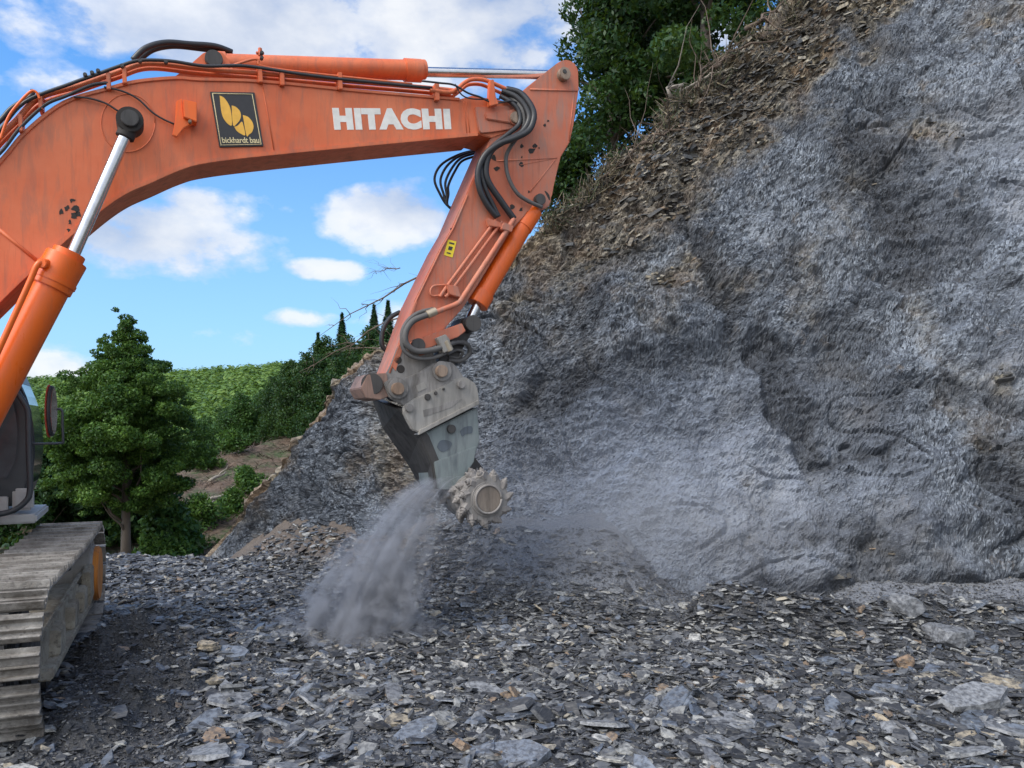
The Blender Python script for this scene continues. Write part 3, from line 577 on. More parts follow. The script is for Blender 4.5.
for (nm, me, px, py, w, lab, cat, rz, tl, sk) in NOTABLE: place_stone(nm, me, px, py, w, lab, cat, rz, tl, sk)
kinds = [('blue', 'blue-grey', 95), ('grey', 'mid-grey', 75), ('darks', 'near-black', 40), ('tan', 'tan', 34), ('rusty', 'rust-brown', 14), ('pale', 'pale whitish-grey', 19)]
for key, word, cnt in kinds:
    protos = [slab_mesh('slate_stone', M[key], 100+j*7+len(key), 1 if j % 3 else 2, 6+j % 3, random.uniform(.05, .13), random.uniform(.35, .8)) for j in range(6)]
    for j in range(cnt):
        for _ in range(60):
            py = random.uniform(610, 775) if random.random() < .85 else random.uniform(580, 640); px = random.uniform(110, 1030)
            Yd = CH*F/(py-HZ)
            if px < 200 and py > 600: continue
            if all(abs(px-n_[2]) > n_[4]*.6 or abs(py-n_[3]) > 16 for n_ in NOTABLE): break
        o = link('slate_stone', protos[j % 6]); x = (px-CXP)*Yd/F; s = random.uniform(.085, .18)*(1.45 if py > 690 else 1)*random.choice((.7, 1, 1, 1.3))*(.62 if key in ('tan', 'rusty', 'pale') else 1)
        o.location = (x, Yd, float(gz_(np.array([x]), np.array([Yd]))[0])+.012); o.scale = (s, s, s*random.uniform(.8, 1.2))
        o.rotation_euler = (random.gauss(.1, .24), random.gauss(0, .24), random.uniform(0, 6.28))
        tag(o, 'one of the loose %s slate pieces scattered over the rubble floor' % word, 'slate piece', 'loose %s slate pieces' % word, 'thing')

# ------------------------------------------------------------------ trees
def leaves(cl, rad, n, size, flat=.8, droop=0):
    """cl Kx3 clump centres, rad K radii; n leaf faces (bent pairs of triangles) on and in the clumps"""
    w = rad**2; k = rng.choice(len(cl), n, p=w/w.sum())
    d = rng.normal(size=(n, 3)); d /= np.linalg.norm(d, axis=1)[:, None]; r = rng.uniform(.45, 1.05, n)**.6
    c = cl[k]+d*(rad[k]*r)[:, None]*np.array([1, 1, flat])
    a = rng.normal(size=(n, 3))+np.array([0, 0, -droop]); a /= np.linalg.norm(a, axis=1)[:, None]
    b = np.cross(a, d+rng.normal(0, .7, (n, 3))+np.array([0, 0, .6])); b /= np.linalg.norm(b, axis=1)[:, None]+1e-9
    s = size*rng.uniform(.55, 1.35, n)[:, None]
    v = np.stack([c-a*s, c-b*s*.5, c+a*s, c+b*s*.5], 1).reshape(-1, 3)
    return v
def quads(name, v, mat): n = len(v); return fastmesh(name, v, np.arange(n), np.arange(0, n, 4), mat)
def tubes(name, paths, mat, seg=8, smooth=True):
    bm = bmesh.new()
    for pts, rads in paths:
        pts = [Vector(p) for p in pts]; rings = []; up = None
        for i, p in enumerate(pts):
            t = (pts[min(i+1, len(pts)-1)]-pts[max(i-1, 0)]).normalized()
            if up is None: up = t.orthogonal().normalized()
            up = (up-t*up.dot(t)); up = up.normalized() if up.length > 1e-6 else t.orthogonal().normalized()
            s = t.cross(up); r = rads[i] if hasattr(rads, '__len__') else rads
            rings.append([bm.verts.new(p+(up*math.cos(a)+s*math.sin(a))*r) for a in [2*math.pi*k/seg for k in range(seg)]])
        for a, b in zip(rings[:-1], rings[1:]):
            for k in range(seg): bm.faces.new((a[k], a[(k+1) % seg], b[(k+1) % seg], b[k]))
        bm.faces.new(rings[0][::-1]); bm.faces.new(rings[-1])
    bmesh.ops.recalc_face_normals(bm, faces=bm.faces[:])
    me = bpy.data.meshes.new(name); bm.to_mesh(me); bm.free()
    if smooth: me.polygons.foreach_set('use_smooth', [True]*len(me.polygons))
    me.materials.append(mat); return me
def wiggle(a, b, n, amp, rd=random):
    a, b = Vector(a), Vector(b); return [a.lerp(b, i/n)+Vector((rd.gauss(0, amp), rd.gauss(0, amp), rd.gauss(0, amp*.6)))*(0 if i in (0,) else 1) for i in range(n+1)]
def make_tree(loc, h, prof, nclump, nleaf, lsize, mat, label, name='broadleaf_tree', cr=(.5, 1.0), trunk_r=.2, crown0=.25, seed=1, group=None, lean=(0, 0), cat='tree', flat=.7):
    """prof: list of (relative height, crown radius)"""
    rd = random.Random(seed); root = empty(name, loc); hs, rs = zip(*prof); cl = []; rad = []
    while len(cl) < nclump:
        t = crown0+(1-crown0)*rd.random(); R_ = float(np.interp(t, hs, rs))
        if rd.random() > R_/max(rs)+.12: continue
        a = rd.uniform(0, 6.283); q = R_*math.sqrt(rd.uniform(.10, 1))*rd.uniform(.75, 1.1)
        cl.append((q*math.cos(a)+lean[0]*t, q*math.sin(a)+lean[1]*t, t*h+rd.gauss(0, .02*h))); rad.append(rd.uniform(*cr)*(.35+.65*R_/max(rs)))
    for t in np.linspace(max(crown0, .5), 1, 14): cl.append((lean[0]*t, lean[1]*t, t*h)); rad.append(float(np.interp(t, hs, rs))*.5+cr[0]*.35)
    cl = np.array(cl); rad = np.array(rad)
    paths = [([(lean[0]*t, lean[1]*t, t*h*.97-.3*(t == 0)) for t in (0, .15, .35, .6, .85, 1)] , [trunk_r*1.25, trunk_r, trunk_r*.8, trunk_r*.5, trunk_r*.25, .02])]
    for c in cl[::max(1, len(cl)//26)]:
        z0 = max(crown0*h*.6, c[2]-abs(rd.gauss(.18, .08))*h*.8); t = z0/h
        s = Vector((lean[0]*t, lean[1]*t, z0)); pts = wiggle(s, Vector(c), 4, .05*np.hypot(c[0], c[1])); r0 = trunk_r*.33
        paths.append((pts, [r0, r0*.8, r0*.6, r0*.4, .012]))
    link('trunk', tubes('trunk', paths, M['bark'], 7), root)
    link('crown', quads('crown', leaves(cl, rad, nleaf, lsize, flat), mat), root)
    tag(root, label, cat, group); return root
def groundat(x, y): return float(tz(np.array([float(x)]), np.array([float(y)]))[0])

# the big tree past the end of the floor, with lower dark trees round it
Y0 = 42
make_tree(P(126, 566, Y0), 13.2, [(.22, 1.6), (.32, 3.3), (.45, 4.0), (.62, 3.8), (.75, 2.8), (.86, 1.7), (.94, .8), (1, .55)], 420, 170000, .085, M['leaf'],
          'tall full green tree standing alone past the end of the working floor', crown0=.21, cr=(.28, .85), trunk_r=.24, seed=5, flat=.62)
for k, (px, top, Yd, R_, lab) in enumerate([(40, 420, 47, 3.2, 'dark bushy tree behind the cab mirror'), (92, 440, 50, 3.4, 'dark tree behind the tall green tree, on its left'),
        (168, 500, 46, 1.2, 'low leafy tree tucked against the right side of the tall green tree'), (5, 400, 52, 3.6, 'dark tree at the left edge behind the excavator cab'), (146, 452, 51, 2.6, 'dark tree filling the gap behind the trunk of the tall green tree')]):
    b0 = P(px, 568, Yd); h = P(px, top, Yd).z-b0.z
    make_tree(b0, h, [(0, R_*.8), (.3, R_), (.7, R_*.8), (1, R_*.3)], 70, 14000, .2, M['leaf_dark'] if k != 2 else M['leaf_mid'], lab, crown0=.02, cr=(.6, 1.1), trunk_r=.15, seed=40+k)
# oak on the crest of the face
for k, (px, py, Yd, h, R_, n, lab, s) in enumerate([
        (705, 150, 21, 9.5, 3.4, 42000, 'large dark oak leaning over the crest of the rock face', 3),
        (612, 190, 22.5, 7.2, 1.7, 17000, 'dark slender oak at the lower end of the crest, left of the large one', 11),
        (665, 190, 25, 6.5, 3.0, 22000, 'low dark tree between and behind the two crest oaks', 17),
        (575, 255, 26, 4.2, 1.3, 8000, 'small dark tree right behind the excavator arm head', 23),
        (790, 60, 24, 7.5, 3.2, 20000, 'dark tree at the top of the crest beside the bare roots', 29)]):
    b0 = P(px, py, Yd); make_tree(b0, h, [(0, R_*.5), (.2, R_*.9), (.5, R_), (.8, R_*.8), (1, R_*.3)], 74 if n > 30000 else 46, n, .085, M['leaf_dark'], lab, name='oak_tree', crown0=.03 if k != 0 else .05, cr=(.35, .8), trunk_r=.17, seed=s)
# hillside trees
def proto_tree(kind, seed):
    if kind == 'spruce':
        root = empty('spruce_tree', (0, 0, 0)); vs = []; h = 9
        n = 4200; t = rng.uniform(.08, 1, n)**.8; lay = np.round(t*26)/26+rng.normal(0, .008, n); r = (1-lay)*3.0*rng.uniform(.15, 1, n)**.5; a = rng.uniform(0, 6.28, n)
        c = np.stack([r*np.cos(a), r*np.sin(a), lay*h-r*.35+rng.normal(0, .09, n)], -1)
        d = np.stack([np.cos(a), np.sin(a), -.35+0*a], -1); s_ = np.stack([-np.sin(a), np.cos(a), 0*a], -1); s = rng.uniform(.12, .28, n)[:, None]
        v = np.stack([c-d*s, c-s_*s*.55, c+d*s, c+s_*s*.55], 1).reshape(-1, 3)
        link('trunk', tubes('trunk', [([(0, 0, -.5), (0, 0, 4), (0, 0, 9.2)], [.16, .1, .02])], M['bark'], 6), root)
        link('crown', quads('crown', v, M['needle']), root); return root
    return make_tree((0, 0, 0), 8.5, [(0, 1.6), (.3, 2.5), (.6, 2.4), (.85, 1.5), (1, .5)], 90, 15000, .13, M['leaf_mid'] if seed % 2 else M['leaf_dark'], None, crown0=.04, cr=(.6, 1.05), trunk_r=.14, seed=seed, name='hillside_tree')
protos = [proto_tree('b', s) for s in (60, 61, 62, 63)]; used = set()
def place_tree(proto, px, Yd, sc, lab, cat, group=None, dz=0):
    x = (px-CXP)*Yd/F; o = proto if proto.name not in used and not used.add(proto.name) else copy_tree(proto)
    o.location = (x, Yd, groundat(x, Yd)-.3+dz); o.scale = (sc*random.uniform(.9, 1.1),)*2+(sc,); o.rotation_euler.z = random.uniform(0, 6.28)
    tag(o, lab, cat, group); return o
cnt = 0
for Yd in np.arange(66, 104, 5.2):
    for px in np.arange(196, 520, 330/Yd*5.0*.9):
        q = px+random.uniform(-8, 8)
        if Yd < 84 and q < np.interp(Yd, [66, 74, 84], [345, 300, 235]): continue
        place_tree(protos[random.randrange(4)], q, Yd+random.uniform(-2, 2), random.uniform(.8, 1.15)*(.84+.12*float(sstep(260, 340, q))), 'dark broadleaf tree in the close wood on the slope behind the rock face', 'tree', 'broadleaf trees of the hillside wood'); cnt += 1
spr = proto_tree('spruce', 1)
for px, top, Yd, lab in [(342, 315, 98, 'small spruce on the skyline, leftmost of the row'), 
        (374, 306, 90, 'dark spruce on the skyline just left of the excavator arm'), (388, 302, 84, 'spruce half hidden behind the excavator arm'), (318, 334, 99, 'lowest pointed spruce of the skyline, apart on the left')]:
    x = (px-CXP)*Yd/F; z = P(px, top, Yd).z; g0 = groundat(x, Yd); o = place_tree(spr, px, Yd, 1, lab, 'spruce', 'spruces on the skyline'); k_ = max(.5, (z-g0+.3)/9.1); o.scale = (k_*.85, k_*.85, k_)
# far wood: one mass
def far_wood():
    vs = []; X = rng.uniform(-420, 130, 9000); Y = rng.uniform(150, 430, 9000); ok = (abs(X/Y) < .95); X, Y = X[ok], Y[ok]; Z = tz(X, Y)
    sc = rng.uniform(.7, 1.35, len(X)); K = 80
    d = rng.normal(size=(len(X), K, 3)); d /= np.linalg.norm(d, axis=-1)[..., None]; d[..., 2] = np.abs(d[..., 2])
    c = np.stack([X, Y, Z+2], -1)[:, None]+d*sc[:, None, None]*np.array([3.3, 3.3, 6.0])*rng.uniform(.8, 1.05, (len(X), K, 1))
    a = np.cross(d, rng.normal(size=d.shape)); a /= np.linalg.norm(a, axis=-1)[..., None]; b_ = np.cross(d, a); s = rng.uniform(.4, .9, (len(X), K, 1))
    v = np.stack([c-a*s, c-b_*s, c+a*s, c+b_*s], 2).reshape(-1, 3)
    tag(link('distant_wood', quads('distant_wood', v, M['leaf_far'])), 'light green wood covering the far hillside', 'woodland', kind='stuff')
far_wood()
# shrubs and fallen wood on the cleared slope
shr = [(200, 512, 52, 2.2, 'round green shrub low on the cleared slope'), (232, 500, 55, 1.6, 'small green shrub right of the low round one'), (246, 482, 58, 1.9, 'bright green shrub by the fallen trunks'),
       (188, 520, 48, 1.8, 'leafy shrub beside the forest road'), (232, 438, 70, 2.0, 'dark green shrub high on the cleared slope'), (208, 462, 66, 1.4, 'small shrub on the upper left of the cleared slope'), (165, 556, 44, 2.0, 'bright shrub at the foot of the tall green tree')]
for k, (px, py, Yd, r, lab) in enumerate(shr):
    x = (px-CXP)*Yd/F; g0 = groundat(x, Yd)
    make_tree((x, Yd, g0-.3), r*1.1, [(0, r*.6), (.5, r*.8), (1, r*.3)], 16, 2600, .13, M['leaf'], lab, name='shrub', crown0=.1, cr=(.3*r, .45*r), trunk_r=.05, seed=70+k, cat='shrub')
for k, (p0, p1, Yd, lab) in enumerate([((190, 470), (214, 505), 54, 'pale fallen trunk pointing downhill on the cleared slope'), ((240, 505), (262, 482), 52, 'pale fallen trunk leaning towards the rock face'),
        ((205, 480), (238, 486), 56, 'thin fallen trunk lying across the cleared slope'), ((172, 505), (205, 520), 50, 'grey fallen branch low on the cleared slope'), ((210, 452), (226, 470), 62, 'short broken trunk high on the cleared slope')]):
    a = P(*p0, Yd); b_ = P(*p1, Yd+2); a.z = groundat(a.x, a.y)+.25; b_.z = groundat(b_.x, b_.y)+.3
    o = link('fallen_log', tubes('fallen_log', [(wiggle(a, b_, 5, .08), [.16, .15, .13, .11, .08, .04]), (wiggle(a.lerp(b_, .5), a.lerp(b_, .8)+Vector((.5, 0, .7)), 3, .05), [.06, .05, .03, .01])], M['wood_pale'], 7)); tag(o, lab, 'fallen log')
def undergrowth():
    n = 9000; px = rng.uniform(545, 800, n); P_ = WALL['P'][:, WALL['nr']-1]; xs = WALL['px'][:, WALL['nr']-1]; i = np.searchsorted(xs, px).clip(0, len(xs)-1)
    clump = fbm(px*.045, px*0, px*0+2, 2) > -.12; i = i[clump]; n = len(i)
    c = P_[i]+np.stack([rng.normal(0, .12, n), rng.uniform(-.25, .7, n), rng.uniform(-.25, .12, n)], -1)
    d = np.stack([rng.normal(0, .5, n), rng.normal(-.35, .5, n), rng.uniform(-.5, 1.1, n)], -1); d /= np.linalg.norm(d, axis=1)[:, None]; l_ = rng.uniform(.06, .30, n)[:, None]
    w = np.cross(d, rng.normal(size=(n, 3))); w /= np.linalg.norm(w, axis=1)[:, None]; w *= .010
    v = np.stack([c-w, c+w, c+w*.4+d*l_, c-w*.4+d*l_], 1).reshape(-1, 3)
    tag(link('dry_undergrowth', quads('dry_undergrowth', v, M['straw'])), 'dry grass and root fibres fringing the crest of the face', 'undergrowth', kind='stuff')
M['straw'] = stone_mat('dry_grass', [(0, (.10,.07,.04)), (.35, (.18,.14,.07)), (.6, (.07,.09,.03)), (.85, (.26,.21,.13))], .9)
undergrowth()
def litter():
    n = 5200; X = rng.uniform(-34, -11, n); Y = rng.uniform(46, 78, n); px = CXP+F*X/Y; k = (px > 150) & (px < 330); X, Y = X[k], Y[k]; n = len(X)
    Z = tz(X, Y)+.12; a = rng.uniform(0, 6.28, n); l_ = rng.uniform(.25, 1.3, n)**1.3; d = np.stack([np.cos(a), np.sin(a), rng.normal(0, .3, n)], -1)*l_[:, None]
    w = np.stack([-np.sin(a), np.cos(a), 0*a], -1)*rng.uniform(.015, .05, n)[:, None]; c = np.stack([X, Y, Z], -1); up = np.array([0, 0, .05])
    v = np.stack([c-d, c-w+up, c+d, c+w+up], 1).reshape(-1, 3)
    tag(link('brushwood_litter', quads('brushwood_litter', v, M['twig'])), 'brown brushwood litter strewn over the cleared slope', 'brushwood', kind='stuff')
litter()
# bare branches and roots on the crest
def branchy(p0, p1, r, twigs, seed, amp=.1, spread=.6):
    rd = random.Random(seed); main = wiggle(p0, p1, 7, amp, rd); paths = [(main, [r*(1-.12*i) for i in range(8)])]
    for _ in range(twigs):
        i = rd.randrange(1, 7); s = main[i]; d = (main[7]-main[0]).normalized()*rd.uniform(.2, 1)+Vector((rd.gauss(0, spread), rd.gauss(0, spread), rd.gauss(.1, spread)))
        paths.append((wiggle(s, s+d*rd.uniform(.4, 1.1), 4, .04, rd), [r*.35, r*.28, r*.2, r*.12, r*.05]))
    return paths
def crestpt(px, py, lift=.15):
    p, n = on_wall(px, py); return p+Vector((0, -.12, lift))
for k, (a, b_, r, tw, lab, mt) in enumerate([
        ((672, 112), (728, 74), .045, 5, 'pale dead branch lying along the crest, the brightest one', 'wood_pale'), ((706, 72), (760, 42), .05, 8, 'thick brown root arching over the earth near the top of the crest', 'twig'),
        ((690, 92), (716, 72), .035, 8, 'thin brown root just left of the arching one', 'twig'), ((600, 190), (648, 150), .03, 10, 'tangle of brown roots hanging at the lower crest behind the arm', 'twig'),
        ((640, 160), (676, 128), .035, 9, 'brown dead branch on the crest below the oaks', 'twig'), ((742, 38), (786, 4), .05, 8, 'root clump at the very top of the crest', 'twig')]):
    o = link('dead_branch', tubes('dead_branch', branchy(crestpt(*a), crestpt(*b_), r, tw, 80+k), M[mt], 6)); tag(o, lab, 'dead branch')
for k, (a, b_, Yd, r, lab) in enumerate([((425, 345), (340, 350), 16.0, .022, 'bare brush bough sticking out left from behind the arm, low'), ((440, 262), (318, 336), 16.5, .026, 'long bare bough drooping over the far hill behind the arm'),
        ((430, 300), (296, 372), 16.2, .022, 'long thin bare bough under the upper drooping one'), ((400, 268), (372, 272), 16.4, .012, 'short bare twig against the sky beside the arm')]):
    o = link('bare_bough', tubes('bare_bough', branchy(P(*a, Yd), P(*b_, Yd+1), r, 16, 120+k, .05, .25), M['twig'], 5)); tag(o, lab, 'bare bough')

# ------------------------------------------------------------------ excavator
TH = R(25); D = Vector((math.cos(TH), math.sin(TH), 0)); V = Vector((-math.sin(TH), math.cos(TH), 0)); C0 = Vector((-6.2, 7.7, 0)); CV = C0.dot(V)
UP = Vector((0, 0, 1))
def E(px, py, v=0.0):
    r = Vector(((px-CXP)/F, 1, (HZ-py)/F)); t = (v+CV)/r.dot(V); return r*t+Vector((0, 0, CH))
def Lc(u, v, z): return C0+D*u+V*v+UP*z
EX = empty('excavator', (-6.2, 7.7, 0)); OFF = Vector(EX.location)
tag(EX, 'large orange tracked excavator holding a rock milling head against the face', 'excavator')
def ex(name, me, parent=None, label=None):
    me.transform(Matrix.Translation(-OFF)); o = link(name, me, parent or EX)
    if label: o['label'] = label
    return o
def fin(name, bm, mat, smooth=False, bevel=0, seg=2):
    bmesh.ops.recalc_face_normals(bm, faces=bm.faces[:])
    if bevel:
        ed = [e for e in bm.edges if len(e.link_faces) == 2 and e.calc_face_angle(0) > R(35)]
        bmesh.ops.bevel(bm, geom=ed, offset=bevel, segments=seg, affect='EDGES', clamp_overlap=True)
    me = bpy.data.meshes.new(name); bm.to_mesh(me); bm.free(); me.polygons.foreach_set('use_smooth', [False]*len(me.polygons))
    if smooth:
        me.polygons.foreach_set('use_smooth', [True]*len(me.polygons)); me.set_sharp_from_angle(angle=R(32))
    me.materials.append(mat); return me
def add_prism(bm, pts, vec):
    a = [bm.verts.new(p) for p in pts]; b = [bm.verts.new(p+vec) for p in pts]
    bm.faces.new(a); bm.faces.new(b[::-1])
    for i in range(len(a)): bm.faces.new((a[i], b[i], b[(i+1) % len(a)], a[(i+1) % len(a)]))
def prism(name, pts, v0, v1, mat, parent=None, bevel=.008, label=None):
    bm = bmesh.new(); add_prism(bm, [E(x, y, v0) for x, y in pts], V*(v1-v0)); return ex(name, fin(name, bm, mat, bevel=bevel), parent, label)
def add_cyl(bm, a, b, r, seg=28, r2=None, cap=True):
    a, b = Vector(a), Vector(b); t = (b-a).normalized(); u = t.orthogonal().normalized(); s = t.cross(u); r2 = r if r2 is None else r2
    A = [bm.verts.new(a+(u*math.cos(2*math.pi*k/seg)+s*math.sin(2*math.pi*k/seg))*r) for k in range(seg)]
    B = [bm.verts.new(b+(u*math.cos(2*math.pi*k/seg)+s*math.sin(2*math.pi*k/seg))*r2) for k in range(seg)]
    for k in range(seg): bm.faces.new((A[k], A[(k+1) % seg], B[(k+1) % seg], B[k]))
    bm.faces.new(A[::-1]); bm.faces.new(B)
def cyls(name, lst, mat, parent=None, bevel=.006, seg=28, label=None):
    bm = bmesh.new()
    for c in lst: add_cyl(bm, c[0], c[1], c[2], seg, c[3] if len(c) > 3 else None)
    return ex(name, fin(name, bm, mat, True, bevel), parent, label)
def pin(name, px, py, v, r, depth, mat, parent=None):      # boss or bolt facing the camera side
    c = E(px, py, v); return cyls(name, [(c, c+V*depth, r)], mat, parent, .006, 20)
def smooth_path(pts, n=6):
    pts = [Vector(p) for p in pts]; out = []
    for i in range(len(pts)-1):
        p0, p1, p2, p3 = pts[max(i-1, 0)], pts[i], pts[i+1], pts[min(i+2, len(pts)-1)]
        for k in range(n):
            t = k/n; out.append(.5*((2*p1)+(p2-p0)*t+(2*p0-5*p1+4*p2-p3)*t*t+(3*p1-p0-3*p2+p3)*t**3))
    out.append(pts[-1]); return out
def hose(name, pts, r, mat, parent=None, label=None, v=None):
    q = [E(*p) if len(p) == 3 else E(p[0], p[1], v) for p in pts]; q = smooth_path(q)
    return ex(name, tubes(name, [(q, r)], mat, 10), parent, label)
def ribbon(name, pts, v0, v1, th, mat, parent=None):
    """flange plate following an edge"""
    q = smooth_path([E(x, y, v0) for x, y in pts], 5); bm = bmesh.new(); rings = []
    for i, p in enumerate(q):
        t = (q[min(i+1, len(q)-1)]-q[max(i-1, 0)]).normalized(); n = t.cross(V).normalized()
        rings.append([bm.verts.new(p-n*th/2), bm.verts.new(p+n*th/2), bm.verts.new(p+n*th/2+V*(v1-v0)), bm.verts.new(p-n*th/2+V*(v1-v0))])
    for a, b in zip(rings[:-1], rings[1:]):
        for k in range(4): bm.faces.new((a[k], a[(k+1) % 4], b[(k+1) % 4], b[k]))
    bm.faces.new(rings[0][::-1]); bm.faces.new(rings[-1])
    return ex(name, fin(name, bm, mat, bevel=.004), parent)
def dense(pts, n=5):
    """smooth a pixel outline (open)"""
    v = smooth_path([Vector((x, y, 0)) for x, y in pts], n); return [(p.x, p.y) for p in v]

BH = .30
top = [(-128, 420), (-118, 330), (-70, 235), (0, 161), (25, 132), (64, 102), (109, 88), (137, 81), (176, 77.5), (200, 79), (262, 81), (360, 90.5), (460, 99)]
bot = [(478, 134), (400, 141), (270, 153.5), (207, 161), (180, 168), (150, 181), (125, 192), (100, 209), (62, 241), (37, 264), (0, 299), (-45, 348), (-72, 420)]
outl = dense(top)+[(472, 95.5), (500, 100), (520, 103), (527, 107), (531, 114), (530, 122), (524, 128), (512, 131), (492, 138)]+dense(bot)+[(-85, 452), (-112, 458)]
bm = bmesh.new(); add_prism(bm, [E(x, y, -BH+.02) for x, y in outl], V*(2*BH-.04)); boom = ex('boom', fin('boom', bm, M['orange'], bevel=.01))
ribbon('top_flange', top, -BH, BH, .035, M['orange'], boom); ribbon('bottom_flange', bot[::-1], -BH, BH, .045, M['orange'], boom)
# welded seams, boss ring, nose plates
def seam(a, b, v=-BH+.018, r=.006, mat='orange', par=None, nm='weld_seam'): return ex(nm, tubes(nm, [([E(*a, v), E(*b, v)], r)], M[mat], 6), par or boom)
seam((262, 83), (274, 150)); seam((466, 101), (470, 134)); seam((463.5, 101), (467, 134)); seam((-10, 222), (40, 263), r=.02)
ring = [E(128+27*math.cos(a), 123+29*math.sin(a), -BH+.018) for a in [R(x) for x in range(0, 361, 12)]]
ex('boss_ring', tubes('boss_ring', [(ring, .006)], M['orange'], 6), boom)
prism('nose_plate', dense([(475, 107), (477, 118), (480, 131), (486, 132.5), (505, 130), (522, 126)])+[(529, 120), (529, 110), (515, 105)], -BH-.015, -BH+.03, M['orange_dusty'], boom, .006)
prism('nose_rib', [(485, 113), (500, 111), (528, 108), (531, 118), (524, 125), (505, 122), (487, 119)], -BH-.045, -BH-.005, M['orange_dusty'], boom, .01)
pin('boom_pin', 516.5, 117, -BH-.10, .075, .12, M['pin'], boom); pin('pin_boss', 516.5, 117, -BH-.06, .11, .04, M['orange_dusty'], boom)
# lettering
def text_on(name, body, quad, mat, parent, v, depth=.004, bold=.02, space=1.0):
    cu = bpy.data.curves.new(name, 'FONT'); cu.body = body; cu.size = 1; cu.offset = bold; cu.space_character = space; cu.resolution_u = 4
    o = bpy.data.objects.new('t', cu); COL.objects.link(o); dg = bpy.context.evaluated_depsgraph_get(); dg.update()
    me = bpy.data.meshes.new_from_object(o.evaluated_get(dg)); bpy.data.objects.remove(o)
    xs = [p.co.x for p in me.vertices]; ys = [p.co.y for p in me.vertices]; x0, x1, y0, y1 = min(xs), max(xs), min(ys), max(ys)
    (ax, ay), (bx, by), (cx, cy), (dx, dy) = quad       # tl tr br bl
    bm = bmesh.new(); bm.from_mesh(me); bpy.data.meshes.remove(me)
    for p in bm.verts:
        s = (p.co.x-x0)/(x1-x0); t = (p.co.y-y0)/(y1-y0)
        X = (1-t)*((1-s)*dx+s*cx)+t*((1-s)*ax+s*bx); Y = (1-t)*((1-s)*dy+s*cy)+t*((1-s)*ay+s*by); p.co = E(X, Y, v)
    r = bmesh.ops.extrude_face_region(bm, geom=bm.faces[:]); bmesh.ops.translate(bm, vec=V*depth, verts=[g for g in r['geom'] if isinstance(g, bmesh.types.BMVert)])
    return ex(name, fin(name, bm, mat), parent)
text_on('lettering', 'HITACHI', [(332, 107.6), (449.8, 108.6), (451.4, 129.4), (334.4, 130)], M['white'], boom, -BH+.017, .004, .075, 1.14)
plate = prism('company_plate', [(210, 91.5), (254.6, 92.3), (263.6, 146), (219.6, 147)], -BH+.0, -BH+.024, M['sign_black'], None, .004, 'black company plate with a cream outline and yellow leaf shapes')
Z2 = lambda x, y: (180+x/3.657, 30+y/3.657)
edge = [Z2(*p) for p in ((119, 232), (264, 235), (297, 418), (150, 421), (119, 232))]
ex('plate_outline', tubes('plate_outline', [([E(*p, -BH-.001) for p in edge], .006)], M['sign_cream'], 6, False), plate)
for shp in ([(145,240),(160,247),(176,268),(186,295),(190,348),(172,340),(157,318),(150,290)], [(189,276),(204,281),(218,295),(223,312),(219,328),(207,343),(194,348)],
            [(199,354),(212,349),(226,335),(232,350),(239,384),(222,379),(207,368)], [(230,311),(248,317),(262,332),(269,352),(264,372),(252,382),(243,385)]):
    prism('emblem', [Z2(*p) for p in dense(shp+[shp[0]], 3)[:-1]], -BH-.004, -BH+.002, M['sign_yellow'], plate, 0)
text_on('plate_lettering', 'bickhardt bau', [Z2(152, 392), Z2(288, 392), Z2(291, 413), Z2(156, 413)], M['sign_cream'], plate, -BH-.004, .006, .012, .96)
# bracket with lamp
br = prism('lamp_bracket', [(176, 101), (182, 98), (184, 118), (197, 122), (184, 128), (177, 137), (172, 135), (175, 122)], -BH-.10, -BH-.06, M['orange_fresh'])
prism('bracket_plate', [(183, 99), (197, 102), (197, 122), (184, 117)], -BH-.16, -BH+.0, M['orange_fresh'], br)
pin('bolt', 190, 121, -BH-.18, .018, .05, M['pin'], br)
# bare patches
for (cx, cy, r) in ((72, 200, 3.2), (67, 208, 3.5), (61, 212, 3), (76, 209, 4), (74, 216, 5), (79, 214, 3.5), (70, 222, 2.5), (69, 230, 2)):
    prism('bare_patch', [(cx+r*random.uniform(.35, 1.35)*math.cos(a), cy+r*random.uniform(.35, 1.35)*math.sin(a)) for a in [R(x) for x in range(0, 360, 40)]], -BH+.017, -BH+.022, M['rubber_dull'], boom, 0)
# arm (stick)
AH = .265
arm_o = [(505, 108), (527, 87), (556, 64)]+dense([(556, 64), (562, 60.5), (569, 60), (575, 63.5), (578.5, 70)], 3)+[(579, 89), (574, 124), (570, 142), (561, 157), (557, 173), (552, 195)]+dense([(552, 195), (549, 206), (541, 210), (528, 212)], 3)+[(510, 232), (478, 285), (463, 308), (447, 326), (433, 345), (428, 368), (418, 388), (405, 396), (385, 396), (379, 388), (387, 374), (415, 300), (440.5, 247.6), (452, 228), (466, 195), (487, 147)]
arm = prism('arm', arm_o, -AH, AH, M['orange_dusty'], None, .012)
ASE = [(466, 195), (452, 228), (440.5, 247.6), (415, 300), (388, 373)]
for off, vv in ((1.5, -AH-.008),): ex('weld_seam', tubes('weld_seam', [([E(x+off, y, vv) for x, y in ASE], .014)], M['orange_dusty'], 6), arm)
prism('front_plate', [(391, 366), (415, 301), (418, 301), (396, 372)], -AH-.02, AH+.02, M['orange_dusty'], arm)
seam((530, 89.5), (577, 91), -AH, .014, 'orange_dusty', arm); seam((497, 161), (557, 158), -AH, .009, 'orange_dusty', arm); seam((555, 160), (530, 192), -AH, .01, 'orange_dusty', arm)
seam((520, 165), (557, 158), -AH, .006, 'orange_dusty', arm); seam((574, 92), (569, 141), -AH, .008, 'orange_dusty', arm)
